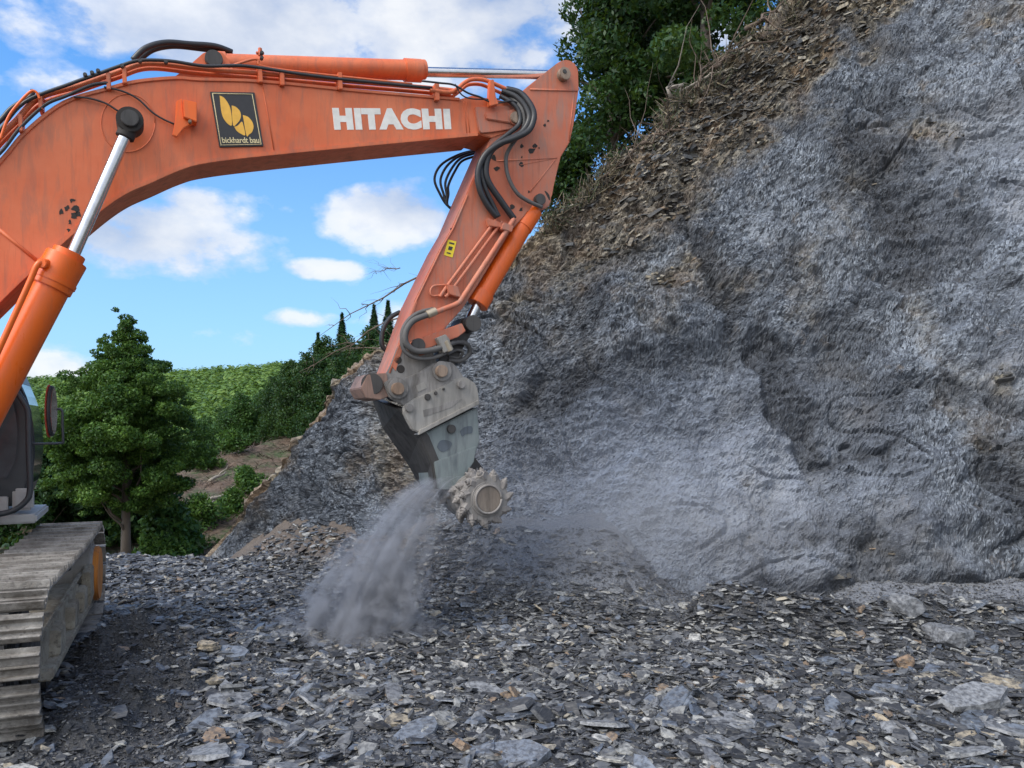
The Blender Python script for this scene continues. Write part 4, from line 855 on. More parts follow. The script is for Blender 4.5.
an = prism('arm_end_plate', [(390, 366), (396, 350), (404, 335), (410, 346), (420, 356), (432, 352), (437, 362), (428, 369), (408, 380), (386, 382), (385, 375)], -AH-.012, -AH+.004, M['grey_paint'], arm, .004)
for (x, y, r) in ((398, 360, .05), (401, 369, .05)): pin('hole_disc', x, y, -AH-.02, r, .02, M['rubber_dull'], arm)  # flat black discs stand for the dark inside two holes
pin('arm_cylinder_pin', 565.5, 73, -AH-.09, .085, .1, M['pin'], arm); pin('pin_keeper', 565, 71, -AH-.10, .03, .1, M['dark_steel'], arm)
pin('bucket_cylinder_pin', 541, 199, -AH-.08, .075, .1, M['dark_steel'], arm)
for (cx, cy, r) in ((533, 150, 4), (535, 146, 2.5), (522, 146, 2), (494, 158, 3.5), (497, 168, 3), (522, 164, 2.6), (545, 125, 1.6), (548, 121, 1.3), (539, 148, 1.2), (522, 157, 1.2), (512, 207, 2.5), (521, 209, 2.3), (452, 229, 1.6), (529, 192, 1.6)):
    prism('bare_patch', [(cx+r*random.uniform(.3, 1.3)*math.cos(a), cy+r*random.uniform(.3, 1.3)*math.sin(a)) for a in [R(x) for x in range(0, 360, 45)]], -AH-.004, -AH+.002, M['rubber_dull'], arm, 0)
st = prism('warning_sticker', [(448, 239.5), (456.5, 241.5), (452.5, 257.5), (444, 255)], -AH-.005, -AH, M['warn'], None, 0)
for q in ([(449.5, 242), (454.5, 243.2), (454, 244.6), (449, 243.4)], [(449, 246), (453, 247), (451.5, 250.5), (448, 249.5)], [(447, 252), (451, 253), (450.7, 254.2), (446.7, 253.2)]): prism('pictogram', q, -AH-.008, -AH-.004, M['dark_print'], st, 0)
# arm cylinder on top of the boom
ac = cyls('arm_cylinder', [(E(224, 65, 0), E(405, 70, 0), .122), (E(404, 70, 0), E(421, 71, 0), .14), (E(420, 69.5, 0), E(425, 69.7, 0), .12), (E(210, 61, 0), E(226, 62, 0), .11)], M['orange'])
cyls('rod', [(E(424, 72, 0), E(562, 75, 0), .062)], M['chrome'], ac, .002)
c = E(565, 75, 0); cyls('rod_eye', [(c-V*.14, c+V*.14, .12)], M['dark_steel'], ac)
brk = prism('cylinder_bracket', [(170, 80), (186, 68), (203, 53), (210, 50.5), (222, 52), (229, 60), (240, 84)], -.20, -.16, M['orange'], boom)
prism('cylinder_bracket', [(170, 80), (186, 68), (203, 53), (210, 50.5), (222, 52), (229, 60), (240, 84)], .12, .16, M['orange'], boom)
pin('cylinder_foot_pin', 214, 58, -.26, .095, .5, M['dark_steel'], boom)
# boom cylinders
for v_, far in ((-.52, False), (.42, True)):
    bc = cyls('boom_cylinder', [(E(-50, 480, v_), E(62, 268, v_), .165), (E(50, 288, v_), E(67, 258, v_), .195), (E(53, 283, v_), E(55.5, 278, v_), .205), (E(66, 260, v_), E(70, 252, v_), .15)], M['orange_fresh'])
    cyls('rod', [(E(72, 257, v_), E(129, 127, v_), .062)], M['chrome'], bc, .002)
    c = E(130, 122, v_); eye = cyls('rod_eye', [(c-V*.09, c+V*.12, .13), (E(124.5, 138, v_), E(128.5, 128, v_), .09)], M['rubber_dull'], bc)
    cyls('pin_cap', [(c-V*.13, c-V*.08, .085)], M['dark_steel'], bc)
    if not far:
        c2 = E(-46, 486, v_); cyls('foot_eye', [(c2-V*.12, c2+V*.12, .17)], M['orange_fresh'], bc)
        hose('hydraulic_pipe', [(48, 262, v_-.16), (38, 264, v_-.21), (26, 290, v_-.21), (-22, 395, v_-.21), (-44, 438, v_-.2)], .028, M['orange_fresh'], bc)
        cyls('pipe_port', [(E(48, 265, v_-.1), E(41, 263, v_-.22), .05)], M['orange_fresh'], bc)
# pipes and hoses on the boom
pipe_t = [(-30, 172), (0, 137), (16, 121), (39, 98), (78, 86), (117, 72.5), (148, 63.5), (200, 68.5), (276, 74.5), (344, 80.6), (434, 88.5), (456, 91)]
hose('hydraulic_pipe', pipe_t, .028, M['orange'], v=-.27)
hose('hydraulic_pipe', [(x+1, y+6.5 if x < 60 else y+5) for x, y in pipe_t[:-1]]+[(452, 97)], .024, M['orange'], v=-.20)
hose('hydraulic_pipe', [(x, y-2) for x, y in pipe_t[:-2]], .02, M['orange'], v=-.05)
hose('hydraulic_pipe', [(228, 67), (250, 60), (258, 60), (262, 66), (300, 72), (412, 84)], .014, M['orange'], v=-.33)
hose('hydraulic_hose', [(-25, 145), (0, 121), (12, 108), (30, 97), (33, 90)], .024, M['hose'], v=-.3)
hose('hydraulic_hose', [(-25, 170), (0, 153), (20, 128), (45, 105), (66, 96), (92, 85), (108, 83)], .017, M['hose'], v=-.33)
hose('hydraulic_hose', [(-25, 160), (0, 130), (25, 102), (70, 84), (95, 75), (120, 66), (140, 60.5), (170, 61), (205, 66), (246, 66), (300, 74), (350, 80), (432, 88)], .018, M['hose'], v=-.34)
hose('hydraulic_hose', [(133, 60, -.1), (146, 48, -.1), (166, 42.5, -.05), (190, 44, 0), (215, 46, .05), (232, 52, .1)], .032, M['hose'])
hose('hydraulic_hose', [(138, 61, .05), (152, 50, .05), (172, 46, .08), (196, 48, .1), (222, 52, .12), (236, 58, .15)], .032, M['hose'])
hose('grease_line', [(74, 97), (88, 98), (105, 103), (118, 111)], .010, M['hose'], v=-BH-.02)
hose('grease_line', [(104, 87), (122, 91), (138, 99), (152, 112), (163, 119), (174, 124)], .010, M['hose'], v=-BH-.02)
for (x, y) in ((108, 80), (40, 100), (260, 73), (340, 80), (282, 76), (437, 91), (124, 74), (20, 122)):
    prism('pipe_clamp', [(x-2.2, y-8), (x+2.2, y-8), (x+3, y+9), (x-1.5, y+9)], -.345, -.15, M['orange'], None, .006)
for (x, y) in ((85, 74), (92, 72), (98, 70), (122, 65), (140, 60), (166, 61), (262, 52), (262, 57)): pin('hose_clip', x, y, -.38, .02, .06, M['dark_steel'])
hose('guard_loop', [(0, 140), (8, 118), (18, 104), (30, 92), (36, 92), (40, 99)], .013, M['orange_fresh'], v=-.4)
cyls('grease_fitting', [(E(260, 56, -.3), E(260, 48, -.3), .022), (E(256, 53, -.3), E(264, 53, -.3), .018)], M['orange'])
# pipe ends at the boom nose
hose('hydraulic_pipe', [(430, 90), (449, 92.5), (457, 89), (464, 83), (472, 79.5), (484, 80), (497, 85), (507, 89.5)], .026, M['orange'], v=-.33)
hose('hydraulic_pipe', [(452, 97), (460, 91), (468, 85), (480, 84.5), (492, 89), (503, 94)], .022, M['orange'], v=-.25)
hose('hydraulic_hose', [(422, 81), (440, 83), (454, 85), (468, 93), (480, 97), (494, 103), (512, 101), (524, 107)], .012, M['hose'], v=-.40)
hose('hydraulic_hose', [(455, 84), (462, 95), (474, 99), (500, 99)], .009, M['hose'], v=-.39)
prism('pipe_clamp', [(490, 80), (494, 79), (496, 96), (499, 104), (490, 106), (489, 98)], -.42, -.34, M['orange'], None)
def H(pts, r, m='hose_dusty'): return hose('hydraulic_hose', pts, r, M[m])
H([(506, 89, -.33), (520, 93, -.40), (530, 104, -.47), (534, 116, -.50), (529, 130, -.50), (515, 138, -.48), (499, 144, -.44), (485, 155, -.40), (478, 172, -.37), (480, 190, -.36), (488, 206, -.35), (497, 217, -.34)], .040, 'hose')
H([(502, 91, -.30), (516, 97, -.38), (526, 108, -.44), (529, 120, -.47), (521, 133, -.45), (505, 141, -.42), (492, 150, -.39), (486, 165, -.37), (488, 181, -.36), (501, 201, -.35), (514, 219, -.34)], .042, 'hose')
H([(504, 94, -.28), (514, 100, -.36), (522, 110, -.42), (524, 122, -.42), (520, 134, -.40), (511, 146, -.36), (506, 158, -.34), (508, 176, -.34), (517, 193, -.34), (530, 202, -.34), (542, 207, -.33)], .026)
H([(500, 96, -.3), (512, 103, -.38), (519, 112, -.41), (519, 124, -.42), (508, 134, -.42), (494, 145, -.39), (483, 158, -.37), (481, 172, -.36), (486, 190, -.35), (494, 207, -.34), (499, 217, -.34)], .030, 'hose')
for dx, dy, vv in ((0, 0, .36), (6, 1, .34), (11, 3, .31), (14, 6, .36)):
    H([(476, 150+dy, vv), (458+dx*.3, 155+dy, vv), (441+dx, 165+dy, vv), (434.5+dx, 179+dy, vv), (440+dx*.6, 194, vv), (448, 206, vv), (462, 214, vv)], .017, 'hose')
# pipes down the arm
for off, r in ((0, .022), (6, .022)): hose('hydraulic_pipe', [(496+off, 220+off*.3), (448+off, 285+off*.3), (440+off*.8, 297)], r, M['orange_dusty'], v=-AH-.06)
hose('hydraulic_pipe', [(514, 219), (509, 227), (465, 294), (458, 303), (444, 309), (434, 313)], .034, M['orange_dusty'], v=-AH-.09)
prism('pipe_clamp', [(488, 218), (500, 222), (504, 228), (490, 226)], -AH-.10, -AH, M['orange_dusty'], None); prism('pipe_clamp', [(446, 284), (458, 286), (462, 298), (449, 294)], -AH-.10, -AH, M['orange_dusty'], None)
prism('pipe_clamp', [(504, 222), (514, 226), (512, 232), (501, 229)], -AH-.13, -AH, M['orange_dusty'], None)
hose('lifting_eye', [(446, 285), (434, 286), (430.5, 291), (433, 296), (446, 294)], .014, M['orange_dusty'], v=-AH-.04)
# bucket cylinder
v_ = -.05
ax_ = [E(536, 206, v_), E(524, 224, v_), E(478, 303, v_)]
bkc = cyls('bucket_cylinder', [(E(526, 221, v_-.1), E(480, 300, v_-.1), .125), (E(484, 293, v_-.1), E(477, 305, v_-.1), .145), (E(533, 210, v_-.1), E(522, 228, v_-.1), .135)], M['orange_fresh'])
cyls('cylinder_foot', [(E(541, 199, -.22), E(541, 199, .12), .12), (E(541, 201, -.1), E(530, 215, -.1), .11)], M['dark_steel'], bkc)
cyls('rod', [(E(477, 305, v_-.1), E(468, 324, v_-.1), .062)], M['chrome'], bkc, .002)
c = E(468, 325, v_-.1); cyls('rod_eye', [(c-V*.2, c+V*.2, .105)], M['dark_steel'], bkc)
# links between rod, arm and coupler
lk = prism('side_link', [(412, 341), (462, 323), (466, 331), (458, 337), (418, 352), (409, 350)], -AH-.09, -AH-.01, M['orange_dusty'])
prism('side_link', [(412, 341), (462, 323), (466, 331), (458, 337), (418, 352), (409, 350)], AH+.02, AH+.1, M['orange_dusty'])
pin('link_pin', 419, 345, -AH-.13, .085, .2, M['dark_steel'], lk)
lk2 = prism('coupler_link', [(462, 318), (470, 318), (475, 328), (462, 350), (452, 372), (442, 378), (434, 370), (446, 345)], -.16, .16, M['dark_steel'])
hose('hydraulic_hose', [(436, 312), (424, 316), (413, 321), (406, 331), (406, 343), (416, 351), (432, 350), (446, 346)], .038, M['hose_dusty'], v=-AH-.16)
hose('hydraulic_hose', [(433, 309), (418, 313), (407, 322), (402, 334), (404, 350), (416, 358), (433, 358), (447, 352)], .026, M['hose_dusty'], v=-AH-.13)
hose('hydraulic_hose', [(446, 346, -AH-.12), (458, 342, -AH), (468, 345, -.2), (469, 354, -.15), (460, 361, -.15), (448, 360, -.15)], .03, M['hose_dusty'])
hose('hydraulic_hose', [(447, 354, -AH-.1), (456, 350, -.2), (463, 352, -.2), (458, 358, -.15), (448, 356, -.15)], .022, M['hose_dusty'])
for a, b_ in (((436, 311), (427, 315)), ((445, 341), (450, 351))): cyls('hose_fitting', [(E(*a, -AH-.16), E(*b_, -AH-.16), .052)], M['brass'], None, .006, 12)
prism('hose_clamp', [(437, 338), (446, 334), (450, 340), (451, 350), (444, 353), (441, 345)], -AH-.20, -AH-.02, M['pale_steel'])
hose('hydraulic_hose', [(400, 312), (390, 318), (383, 330), (382, 345), (388, 352)], .03, M['hose'], v=.3)
# arm end and quick coupler
c = E(398, 388, 0); cyls('arm_end', [(E(372, 384, -.30), E(372, 384, .30), .13), (E(398, 388, -.33), E(398, 388, .33), .125)], M['dark_steel'])
prism('arm_end_box', [(368, 374), (387, 373), (390, 396), (380, 400), (366, 398), (361, 388)], -.30, .30, M['brown_dusty'])
cp = prism('quick_coupler', [(384, 383), (392, 378), (406, 378), (420, 372), (432, 364), (440, 361), (452, 362), (458, 368), (466, 380), (464, 396), (430, 408), (404, 406), (390, 398)], -.36, -.30, M['grey_paint'], None, .012)
prism('coupler_plate', [(384, 383), (392, 378), (406, 378), (420, 372), (432, 364), (452, 362), (466, 380), (464, 396), (430, 408), (404, 406), (390, 398)], .30, .36, M['grey_paint'], cp, .012)
prism('coupler_core', [(392, 388), (420, 378), (446, 368), (460, 382), (430, 402), (404, 400)], -.31, .31, M['dark_steel'], cp, .01)
for (x, y, r) in ((398.6, 388.6, .075), (442.5, 371, .075)):
    pin('pin_boss', x, y, -.40, .125, .06, M['grey_paint'], cp); pin('coupler_pin', x, y, -.47, r, .12, M['pin'], cp)
prism('name_badge', [(416, 386), (424, 382), (427, 388), (418, 392)], -.366, -.358, M['pale_steel'], cp, 0)
# milling attachment
ml = prism('milling_attachment', [(402.5, 412), (405, 405), (414, 399), (440, 388), (455, 379), (466, 377), (475, 383), (478, 389), (479.5, 401), (470, 406), (420, 433), (412, 430)], -.40, -.33, M['pale_steel'], None, .012)
prism('cheek_plate', [(402.5, 412), (405, 405), (414, 399), (440, 388), (466, 377), (478, 389), (479.5, 401), (420, 433), (412, 430)], .33, .40, M['dark_steel'], ml, .012)
prism('adapter_core', [(410, 412), (440, 391), (466, 381), (476, 399), (424, 428)], -.34, .34, M['dark_steel'], ml, .01)
for (x, y) in ((410, 408), (462, 384.5)): pin('bolt', x, y, -.45, .05, .07, M['grey_paint'], ml)
for (x, y, r) in ((436, 393, .022), (428, 397, .04), (444, 389, .016)): pin('bolt', x, y, -.42, r, .04, M['dark_steel'], ml)
prism('plate_edge', [(420, 430), (479, 400), (479.5, 404), (419, 435)], -.44, .44, M['pale_steel'], ml, .006)
prism('wear_patch', [(423, 410), (440, 406), (447, 402), (462, 399), (452, 407), (424, 417)], -.404, -.398, M['grey_paint'], ml, 0)
body_near = [(423, 434), (477.5, 407), (480, 441), (473, 462), (460, 474), (448, 487), (438, 488), (434.5, 462)]
bm = bmesh.new(); add_prism(bm, [E(x, y, -.36) for x, y in body_near], V*.72)
g = ex('gearbox_housing', fin('gearbox_housing', bm, M['teal_steel'], bevel=.014), ml)
pin('bolt', 452, 429, -.40, .055, .06, M['dark_steel'], ml)
prism('housing_step', [(434, 462), (477, 446), (474, 462), (466, 474), (452, 490), (438, 489)], -.385, -.35, M['teal_steel'], ml, .01)
prism('dark_patch', dense([(437, 447), (440, 441), (446, 440), (452, 443), (449, 449), (442, 452), (437, 447)], 3)[:-1], -.366, -.36, M['dark_blue'], ml, 0)  # flat dark blue-grey patches on the side of the housing
prism('dark_patch', dense([(460, 431), (465, 427), (472, 426.5), (472, 433), (466, 434), (462, 436.5), (460, 431)], 3)[:-1], -.366, -.36, M['dark_blue'], ml, 0)
# wide flank facing the machine: the dark colour stands in for its shade
bm = bmesh.new(); back_px = [(402, 409), (424, 436), (435, 463), (439, 489)]
A = [E(x, y, -.37)-D*.05 for x, y in back_px]; Bq = [E(x+7, y, .60)-D*.05 for x, y in [(368, 398), (379, 428), (404, 464), (419, 490)]]
vv_ = [bm.verts.new(p) for p in A]+[bm.verts.new(p) for p in Bq]+[bm.verts.new(p+D*.12) for p in A]+[bm.verts.new(p+D*.12) for p in Bq]
for i in range(3):
    bm.faces.new((vv_[i], vv_[i+1], vv_[4+i+1], vv_[4+i])); bm.faces.new((vv_[8+i], vv_[12+i], vv_[12+i+1], vv_[8+i+1]))
    bm.faces.new((vv_[i], vv_[8+i], vv_[9+i], vv_[i+1])); bm.faces.new((vv_[4+i], vv_[5+i], vv_[13+i], vv_[12+i]))
bm.faces.new((vv_[0], vv_[4], vv_[12], vv_[8])); bm.faces.new((vv_[3], vv_[11], vv_[15], vv_[7]))
ex('shaded_flank', fin('shaded_flank', bm, M['dark_steel'], bevel=.01), ml)
# cutting drums on either side of the housing, axis across the boom
def drum(cx, cy, v0, v1, side):
    c0 = E(cx, cy, v0); c1 = c0+V*(v1-v0); bm = bmesh.new()
    add_cyl(bm, c0, c1, .29, 32); add_cyl(bm, c0-V*.04, c0+V*.02, .21, 32)
    dr = ex('cutting_drum', fin('cutting_drum', bm, M['pin'] if False else M['grey_paint'], True, .02), ml)
    rimv = c0-V*.05
    ringp = [rimv+(D*math.cos(a)+UP*math.sin(a))*.17 for a in [R(x) for x in range(0, 361, 15)]]
    ex('drum_rim', tubes('drum_rim', [(ringp, .016)], M['pick'], 8), ml)
    cyls('drum_cap', [(c0-V*.05, c0, .155)], M['cap'], ml)
    rows = 5
    for j in range(rows):
        f = (j+.35)/rows; base = c0+V*((v1-v0)*f); nt_ = 11
        for k in range(nt_):
            a = 2*math.pi*(k+j*.42)/nt_; rad = D*math.cos(a)+UP*math.sin(a); tan = -D*math.sin(a)+UP*math.cos(a); bm = bmesh.new()
            dirn = (rad*.8+tan*.5-V*(.35 if j == 0 else .05)).normalized(); s = base+rad*.255
            add_cyl(bm, s, s+dirn*.07, .07, 7, .056); add_cyl(bm, s+dirn*.07, s+dirn*.10, .042, 10, .034); add_cyl(bm, s+dirn*.10, s+dirn*.13, .026, 8, .010)
            if j < 2 or k % 2 == 0: ex('cutting_pick', fin('cutting_pick', bm, M['pick'], True, 0), ml)
            else: bm.free()
drum(487, 499, -.82, -.02, 1)
drum(487, 499, .30, .74, 1)
cyls('drum_hub', [(E(487, 499, -.82)+V*.7, E(487, 499, -.82)+V*1.2, .20)], M['dark_steel'], ml)
prism('gear_neck', [(444, 478), (474, 456), (490, 476), (498, 500), (486, 512), (468, 508)], -.03, .27, M['dark_steel'], ml, .02)

# undercarriage
A0 = Vector((-3.53, 5.90, 0)); A1 = Vector((-5.44, 10.55, 0)); TD = (A1-A0).normalized(); TL = Vector((-TD.y, TD.x, 0)); LEN = (A1-A0).length; RT = .56
def track(side_off, full=True):
    tr = empty('track', (0, 0, 0)); tr.parent = EX
    o0 = A0+TL*side_off-OFF; strt = LEN-2*RT; per = 2*strt+2*math.pi*RT; n = 44; pit = per/n
    bm = bmesh.new(); Wd = .70
    prof = [(-.44, 0), (.44, 0), (.46, .012), (.46, .028), (.30, .02), (.27, .07), (.20, .07), (.17, .018), (-.03, .016), (-.06, .055), (-.12, .055), (-.15, .016), (-.32, .018), (-.36, .085), (-.43, .085), (-.47, .03)]
    a = [bm.verts.new((x*pit*.98, 0, z)) for x, z in prof]; b = [bm.verts.new((x*pit*.98, Wd, z)) for x, z in prof]
    bm.faces.new(a[::-1]); bm.faces.new(b)
    for i in range(len(a)): bm.faces.new((a[i], a[(i+1) % len(a)], b[(i+1) % len(a)], b[i]))
    shoe = fin('track_shoe', bm, M['shoe'], bevel=.003, seg=1)
    bm = bmesh.new()
    for yy in (.24, .40):
        q = [Vector((-.55*pit, yy, -.0)), Vector((.55*pit, yy, 0)), Vector((.5*pit, yy, -.10)), Vector((-.5*pit, yy, -.10))]; add_prism(bm, q, Vector((0, .06, 0)))
    linkm = fin('track_link', bm, M['dark_steel'])
    for i in range(n):
        s = i*pit
        if s < strt: p = (RT+s, 2*RT); th = 0
        elif s < strt+math.pi*RT: q = (s-strt)/RT; p = (RT+strt+RT*math.sin(q), RT+RT*math.cos(q)); th = q
        elif s < 2*strt+math.pi*RT: p = (RT+strt-(s-strt-math.pi*RT), 0); th = math.pi
        else: q = (s-2*strt-math.pi*RT)/RT; p = (RT-RT*math.sin(q), RT-RT*math.cos(q)); th = math.pi+q
        sag = -.035*math.sin(math.pi*min(1, max(0, (p[0]-RT)/strt)))*(1 if p[1] > RT*1.9 else 0)
        tx = TD*math.cos(th)-UP*math.sin(th); tz_ = TD*math.sin(th)+UP*math.cos(th); org = o0+TD*p[0]+UP*(p[1]+sag+.05)
        mat = Matrix(((tx.x, TL.x, tz_.x, org.x), (tx.y, TL.y, tz_.y, org.y), (tx.z, TL.z, tz_.z, org.z), (0, 0, 0, 1)))
        for me, nm in ((shoe, 'track_shoe'), (linkm, 'track_link')):
            o = link(nm, me, tr); o.matrix_local = mat
    def tw(s, l, z): return A0+TL*(side_off+l)+TD*s+UP*z
    bm = bmesh.new()
    add_prism(bm, [tw(.75, .16, .30), tw(LEN-.75, .16, .30), tw(LEN-.85, .16, .52), tw(LEN-1.6, .16, .68), tw(1.3, .16, .70), tw(.85, .16, .58)], TL*.40)
    add_prism(bm, [tw(1.0, .06, .28), tw(LEN-1.1, .06, .28), tw(LEN-1.2, .06, .36), tw(1.1, .06, .36)], TL*.12)
    for q0 in (1.5, 2.5, 3.3): add_prism(bm, [tw(q0, .07, .36), tw(q0+.42, .07, .36), tw(q0+.36, .07, .62), tw(q0+.06, .07, .58)], TL*.12)
    add_prism(bm, [tw(LEN-1.25, .05, .34), tw(LEN-.62, .05, .44), tw(LEN-.62, .05, .62), tw(LEN-1.0, .05, .80), tw(LEN-1.3, .05, .74)], TL*.10)
    add_prism(bm, [tw(.9, .13, .66), tw(LEN-1.3, .13, .72), tw(LEN-1.3, .13, .76), tw(.9, .13, .70)], TL*.05)
    o = ex('track_frame', fin('track_frame', bm, M['frame'], bevel=.015), tr)
    bm = bmesh.new(); c = tw(LEN-RT-.02, .10, RT+.05); add_cyl(bm, c, c+TL*.46, .43, 36); add_cyl(bm, c-TL*.03, c+TL*.1, .36, 36, .40); ex('idler_wheel', fin('idler_wheel', bm, M['pale_steel'], True, .01), tr)
    bm = bmesh.new(); add_cyl(bm, c-TL*.09, c+TL*.001, .34, 36); ex('hub_cover', fin('hub_cover', bm, M['yellow_hub'], True, .02), tr)
    bm = bmesh.new(); c = tw(RT, .2, RT+.05); add_cyl(bm, c, c+TL*.3, .42, 24); add_cyl(bm, c-TL*.08, c, .26, 24); ex('sprocket', fin('sprocket', bm, M['dark_steel'], True, .02), tr)
    for k in range(7):
        c = tw(1.0+k*(LEN-2)/6, .17, .19)
        bm = bmesh.new(); add_cyl(bm, c, c+TL*.36, .11, 18); ex('track_roller', fin('track_roller', bm, M['dark_steel'], True, .01), tr)
    for k in range(2):
        c = tw(1.7+k*1.6, .2, .93); bm = bmesh.new(); add_cyl(bm, c, c+TL*.3, .085, 16); ex('carrier_roller', fin('carrier_roller', bm, M['dark_steel'], True, .01), tr)
track(0); track(2.75)
# upper works, mostly out of the picture on the left
def box(name, u0, u1, v0, v1, z0, z1, mat, parent=None, bevel=.03):
    bm = bmesh.new(); add_prism(bm, [Lc(u0, v0, z0), Lc(u1, v0, z0), Lc(u1, v0, z1), Lc(u0, v0, z1)], V*(v1-v0)); return ex(name, fin(name, bm, mat, bevel=bevel), parent)
mid_ = Vector((-7.0, 7.4, 0))
bm = bmesh.new(); add_cyl(bm, mid_+UP*.95, mid_+UP*1.3, .65, 40); ex('slew_ring', fin('slew_ring', bm, M['dark_steel'], True, .02))
box('deck_frame', -3.6, .5, -1.45, 1.6, 1.30, 1.52, M['cab_grey']); box('engine_hood', -3.9, -.9, -1.5, 1.5, 1.53, 2.75, M['orange'], None, .08)
box('counterweight', -4.6, -3.95, -1.5, 1.5, 1.3, 2.7, M['orange'], None, .15); box('boom_foot_frame', -.8, .45, -.5, .5, 1.52, 2.35, M['orange'])
# cab, beyond the boom
def vcurve(pts, n=4): return [(p.x, p.y) for p in smooth_path([Vector((a, b, 0)) for a, b in pts], n)]
cabp = [(-.75, 1.58), (1.02, 1.58)]+vcurve([(1.10, 1.62), (1.20, 1.9), (1.22, 2.3), (1.16, 2.75), (1.02, 3.15), (.86, 3.3)])+[(-.6, 3.36), (-.75, 3.2)]
bm = bmesh.new(); add_prism(bm, [Lc(u, .72, z) for u, z in cabp], V*.98); cab = ex('cab', fin('cab', bm, M['cab_grey'], bevel=.03))
gp = [(.1, 2.0), (.98, 1.9)]+vcurve([(1.06, 2.1), (1.08, 2.4), (1.02, 2.8), (.86, 3.14)])+[(.1, 3.16)]
bm = bmesh.new(); add_prism(bm, [Lc(u, .712, z) for u, z in gp], V*.02); ex('side_window', fin('side_window', bm, M['glass'], bevel=0), cab)
bm = bmesh.new(); fr = [Lc(u+.012, .80, z) for u, z in vcurve([(1.14, 1.75), (1.205, 1.95), (1.225, 2.3), (1.17, 2.72), (1.05, 3.05)])]; fb = [p-D*.02 for p in fr[::-1]]
add_prism(bm, fr+fb, V*.82); ex('windscreen', fin('windscreen', bm, M['glass']), cab)
box('deck_step', -.4, 1.28, .55, 1.75, 1.40, 1.50, M['deck'], cab, .02)
box('step_bracket', .5, 1.0, .60, .70, 1.51, 1.70, M['deck'], cab, .01); box('step_bracket', .45, .88, .60, .70, 1.78, 1.90, M['deck'], cab, .01)
box('cab_light', 1.04, 1.24, .60, .74, 1.54, 1.78, M['deck'], cab, .03)
hose('handrail', [(-10, 352, .45), (0, 366, .45), (14, 388, .45), (26, 406, .45), (28.5, 418, .45), (29, 450, .45), (30, 490, .45), (25, 502, .45), (12, 511, .45), (-6, 515, .45)], .032, M['cab_grey'], cab)
hose('mirror_arm', [(30, 444, .5), (50, 443.5, .5), (62, 443, .55), (63, 440, .55), (62.5, 425, .55), (62, 411, .55), (57, 409, .55)], .014, M['cab_grey'], cab)
c = E(50, 411, .6); mdir = (D*.93-V*.37).normalized()
bm = bmesh.new(); sd_ = UP.cross(mdir).normalized()
def mir(bm, r1, r2, off, th): 
    add_prism(bm, [c+mdir*off+UP*r1*math.sin(a)*(1)+sd_*r2*math.cos(a) for a in [R(x) for x in range(0, 360, 15)]], mdir*th)
mir(bm, .29, .085, 0, .04); mr = ex('mirror', fin('mirror', bm, M['cab_grey'], bevel=.012), cab)
bm = bmesh.new(); mir(bm, .30, .092, -.016, .014); ex('mirror_rim', fin('mirror_rim', bm, M['red'], bevel=.005), cab)
bm = bmesh.new(); mir(bm, .26, .07, .042, .004); ex('mirror_glass', fin('mirror_glass', bm, M['mirror']), cab)

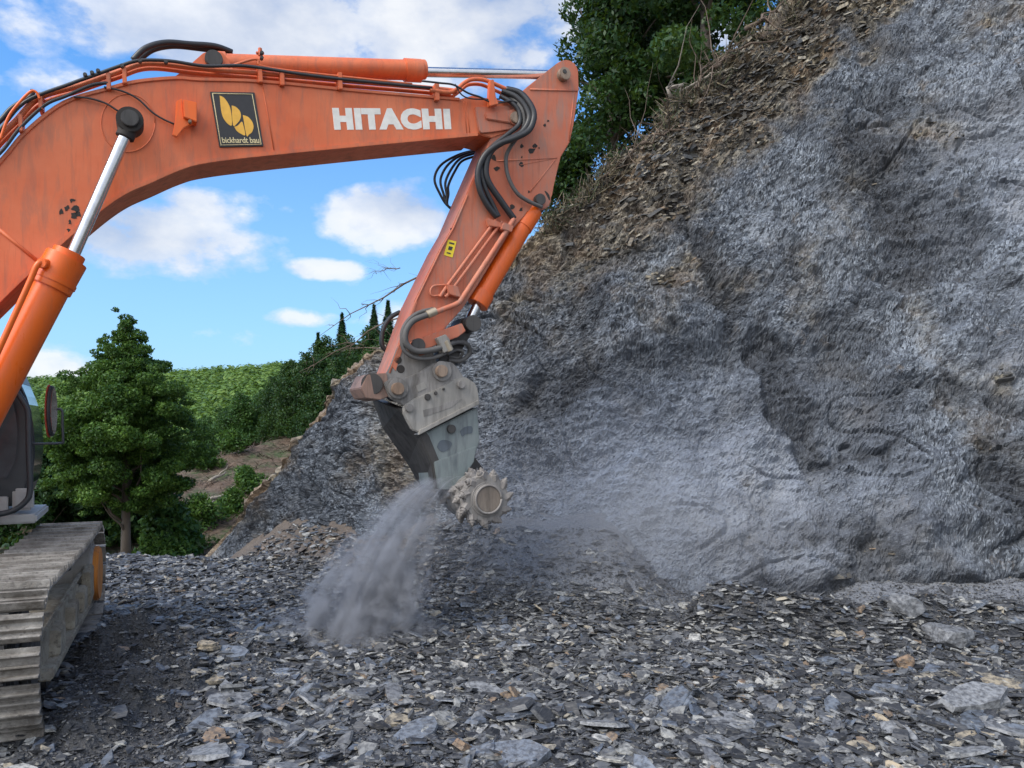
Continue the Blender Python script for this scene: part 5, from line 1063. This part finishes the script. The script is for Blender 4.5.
# ------------------------------------------------------------------ dust
def dust_plume():
    m = bpy.data.materials.new('blown_rock_dust'); m.use_nodes = True; nt = m.node_tree; nt.nodes.clear()
    out = nt.nodes.new('ShaderNodeOutputMaterial'); pv = nt.nodes.new('ShaderNodeVolumePrincipled'); L(nt, pv.outputs[0], out.inputs['Volume'])
    pos = geo(nt).outputs['Position']; sp = nt.nodes.new('ShaderNodeSeparateXYZ'); L(nt, pos, sp.inputs[0])
    zt, zb = 1.85, .02; top_ = E(452, 492, -.3); bot_ = Vector((-1.92, top_.y-.60, 0))
    # fall line: starts sideways from the drum, then drops; h runs 0 at the top to 1 at the ground
    h = M_(nt, 'DIVIDE', M_(nt, 'SUBTRACT', zt, sp.outputs[2]), zt-zb, clamp=True)
    hs = M_(nt, 'POWER', h, .55)
    cx = M_(nt, 'ADD', top_.x, M_(nt, 'MULTIPLY', hs, bot_.x-top_.x)); cy = M_(nt, 'ADD', top_.y, M_(nt, 'MULTIPLY', hs, bot_.y-top_.y))
    Rr = M_(nt, 'ADD', .32, M_(nt, 'MULTIPLY', M_(nt, 'POWER', h, .7), .86))
    dx = M_(nt, 'DIVIDE', M_(nt, 'SUBTRACT', sp.outputs[0], cx), Rr); dy = M_(nt, 'DIVIDE', M_(nt, 'SUBTRACT', sp.outputs[1], cy), M_(nt, 'MULTIPLY', Rr, .8))
    r2 = M_(nt, 'ADD', M_(nt, 'MULTIPLY', dx, dx), M_(nt, 'MULTIPLY', dy, dy)); fall = M_(nt, 'POWER', M_(nt, 'SUBTRACT', 1, r2, clamp=True), .9)
    # streaks follow the fall: noise on (offset across, offset along y, slow in z)
    rr = M_(nt, 'SQRT', r2)
    cb = nt.nodes.new('ShaderNodeCombineXYZ'); L(nt, M_(nt, 'MULTIPLY', dx, 2.2), cb.inputs[0]); L(nt, dy, cb.inputs[1]); L(nt, M_(nt, 'MULTIPLY', sp.outputs[2], .38), cb.inputs[2])
    n1 = noise(nt, cb.outputs[0], 2.4, 7, .66, .5); n2 = noise(nt, pos, 2.6, 6, .65, .6); n4 = noise(nt, pos, 9, 4, .7)
    edge = M_(nt, 'ADD', M_(nt, 'MULTIPLY', M_(nt, 'SUBTRACT', n2, .5), 1.7), M_(nt, 'MULTIPLY', M_(nt, 'SUBTRACT', n4, .5), .6))
    rim = M_(nt, 'SUBTRACT', 1, r2, clamp=True)                       # always nothing at the domain wall
    edge = M_(nt, 'MULTIPLY', edge, M_(nt, 'ADD', .75, M_(nt, 'MULTIPLY', h, .9)))
    fall = M_(nt, 'MULTIPLY', M_(nt, 'ADD', M_(nt, 'SUBTRACT', .72, rr), edge, clamp=True), M_(nt, 'MULTIPLY', rim, 1.6, clamp=True))
    nn = ramp(nt, n1, [(.40, (.06,)*3), (.50, (.4,)*3), (.60, (1,)*3)])
    den = M_(nt, 'MULTIPLY', M_(nt, 'MULTIPLY', fall, nn), 20)
    L(nt, den, pv.inputs['Density']); pv.inputs['Color'].default_value = (.78, .80, .87, 1); pv.inputs['Anisotropy'].default_value = .1
    bm = bmesh.new(); rings = []
    for i in range(15):
        hh = i/14; z = zt-(zt-zb)*hh; s = max(hh, 0)**.55; c = Vector((top_.x+(bot_.x-top_.x)*s, top_.y+(bot_.y-top_.y)*s, z)); r = .32+.86*hh**.7
        rings.append([bm.verts.new(c+Vector((r*1.03*math.cos(a), r*.84*math.sin(a), 0))) for a in [2*math.pi*k/24 for k in range(24)]])
    for a, b in zip(rings[:-1], rings[1:]):
        for k in range(24): bm.faces.new((a[k], b[k], b[(k+1) % 24], a[(k+1) % 24]))
    bm.faces.new(rings[0]); bm.faces.new(rings[-1][::-1]); bmesh.ops.recalc_face_normals(bm, faces=bm.faces[:])
    me = bpy.data.meshes.new('dust_plume'); bm.to_mesh(me); bm.free(); me.materials.append(m)
    tag(link('dust_plume', me), 'grey dust pouring down from the milling head to the floor', 'dust', kind='stuff')
    # thin veil drifting along the foot of the face
    m2 = bpy.data.materials.new('thin_rock_dust'); m2.use_nodes = True; nt = m2.node_tree; nt.nodes.clear()
    out = nt.nodes.new('ShaderNodeOutputMaterial'); pv = nt.nodes.new('ShaderNodeVolumePrincipled'); L(nt, pv.outputs[0], out.inputs['Volume'])
    tcn = nt.nodes.new('ShaderNodeTexCoord'); ob = tcn.outputs['Object']; ln = nt.nodes.new('ShaderNodeVectorMath'); ln.operation = 'LENGTH'; L(nt, ob, ln.inputs[0])
    f = M_(nt, 'SUBTRACT', 1, ln.outputs['Value'], clamp=True); n = noise(nt, ob, 2.2, 4, .6)
    L(nt, M_(nt, 'MULTIPLY', M_(nt, 'MULTIPLY', f, ramp(nt, n, [(.35, (.1,)*3), (.65, (1,)*3)])), .62), pv.inputs['Density']); pv.inputs['Color'].default_value = (.72, .73, .77, 1)
    bm = bmesh.new(); bmesh.ops.create_icosphere(bm, subdivisions=3, radius=1); me = bpy.data.meshes.new('dust_veil'); bm.to_mesh(me); bm.free(); me.materials.append(m2)
    o = link('dust_veil', me, None, (1.3, 10.9, 1.0)); o.scale = (3.6, 1.3, 1.6); tag(o, 'thin veil of dust drifting along the foot of the face', 'dust', kind='stuff')
dust_plume()
S.cycles.volume_step_rate = 1.0 if hasattr(S.cycles, 'volume_step_rate') else 1
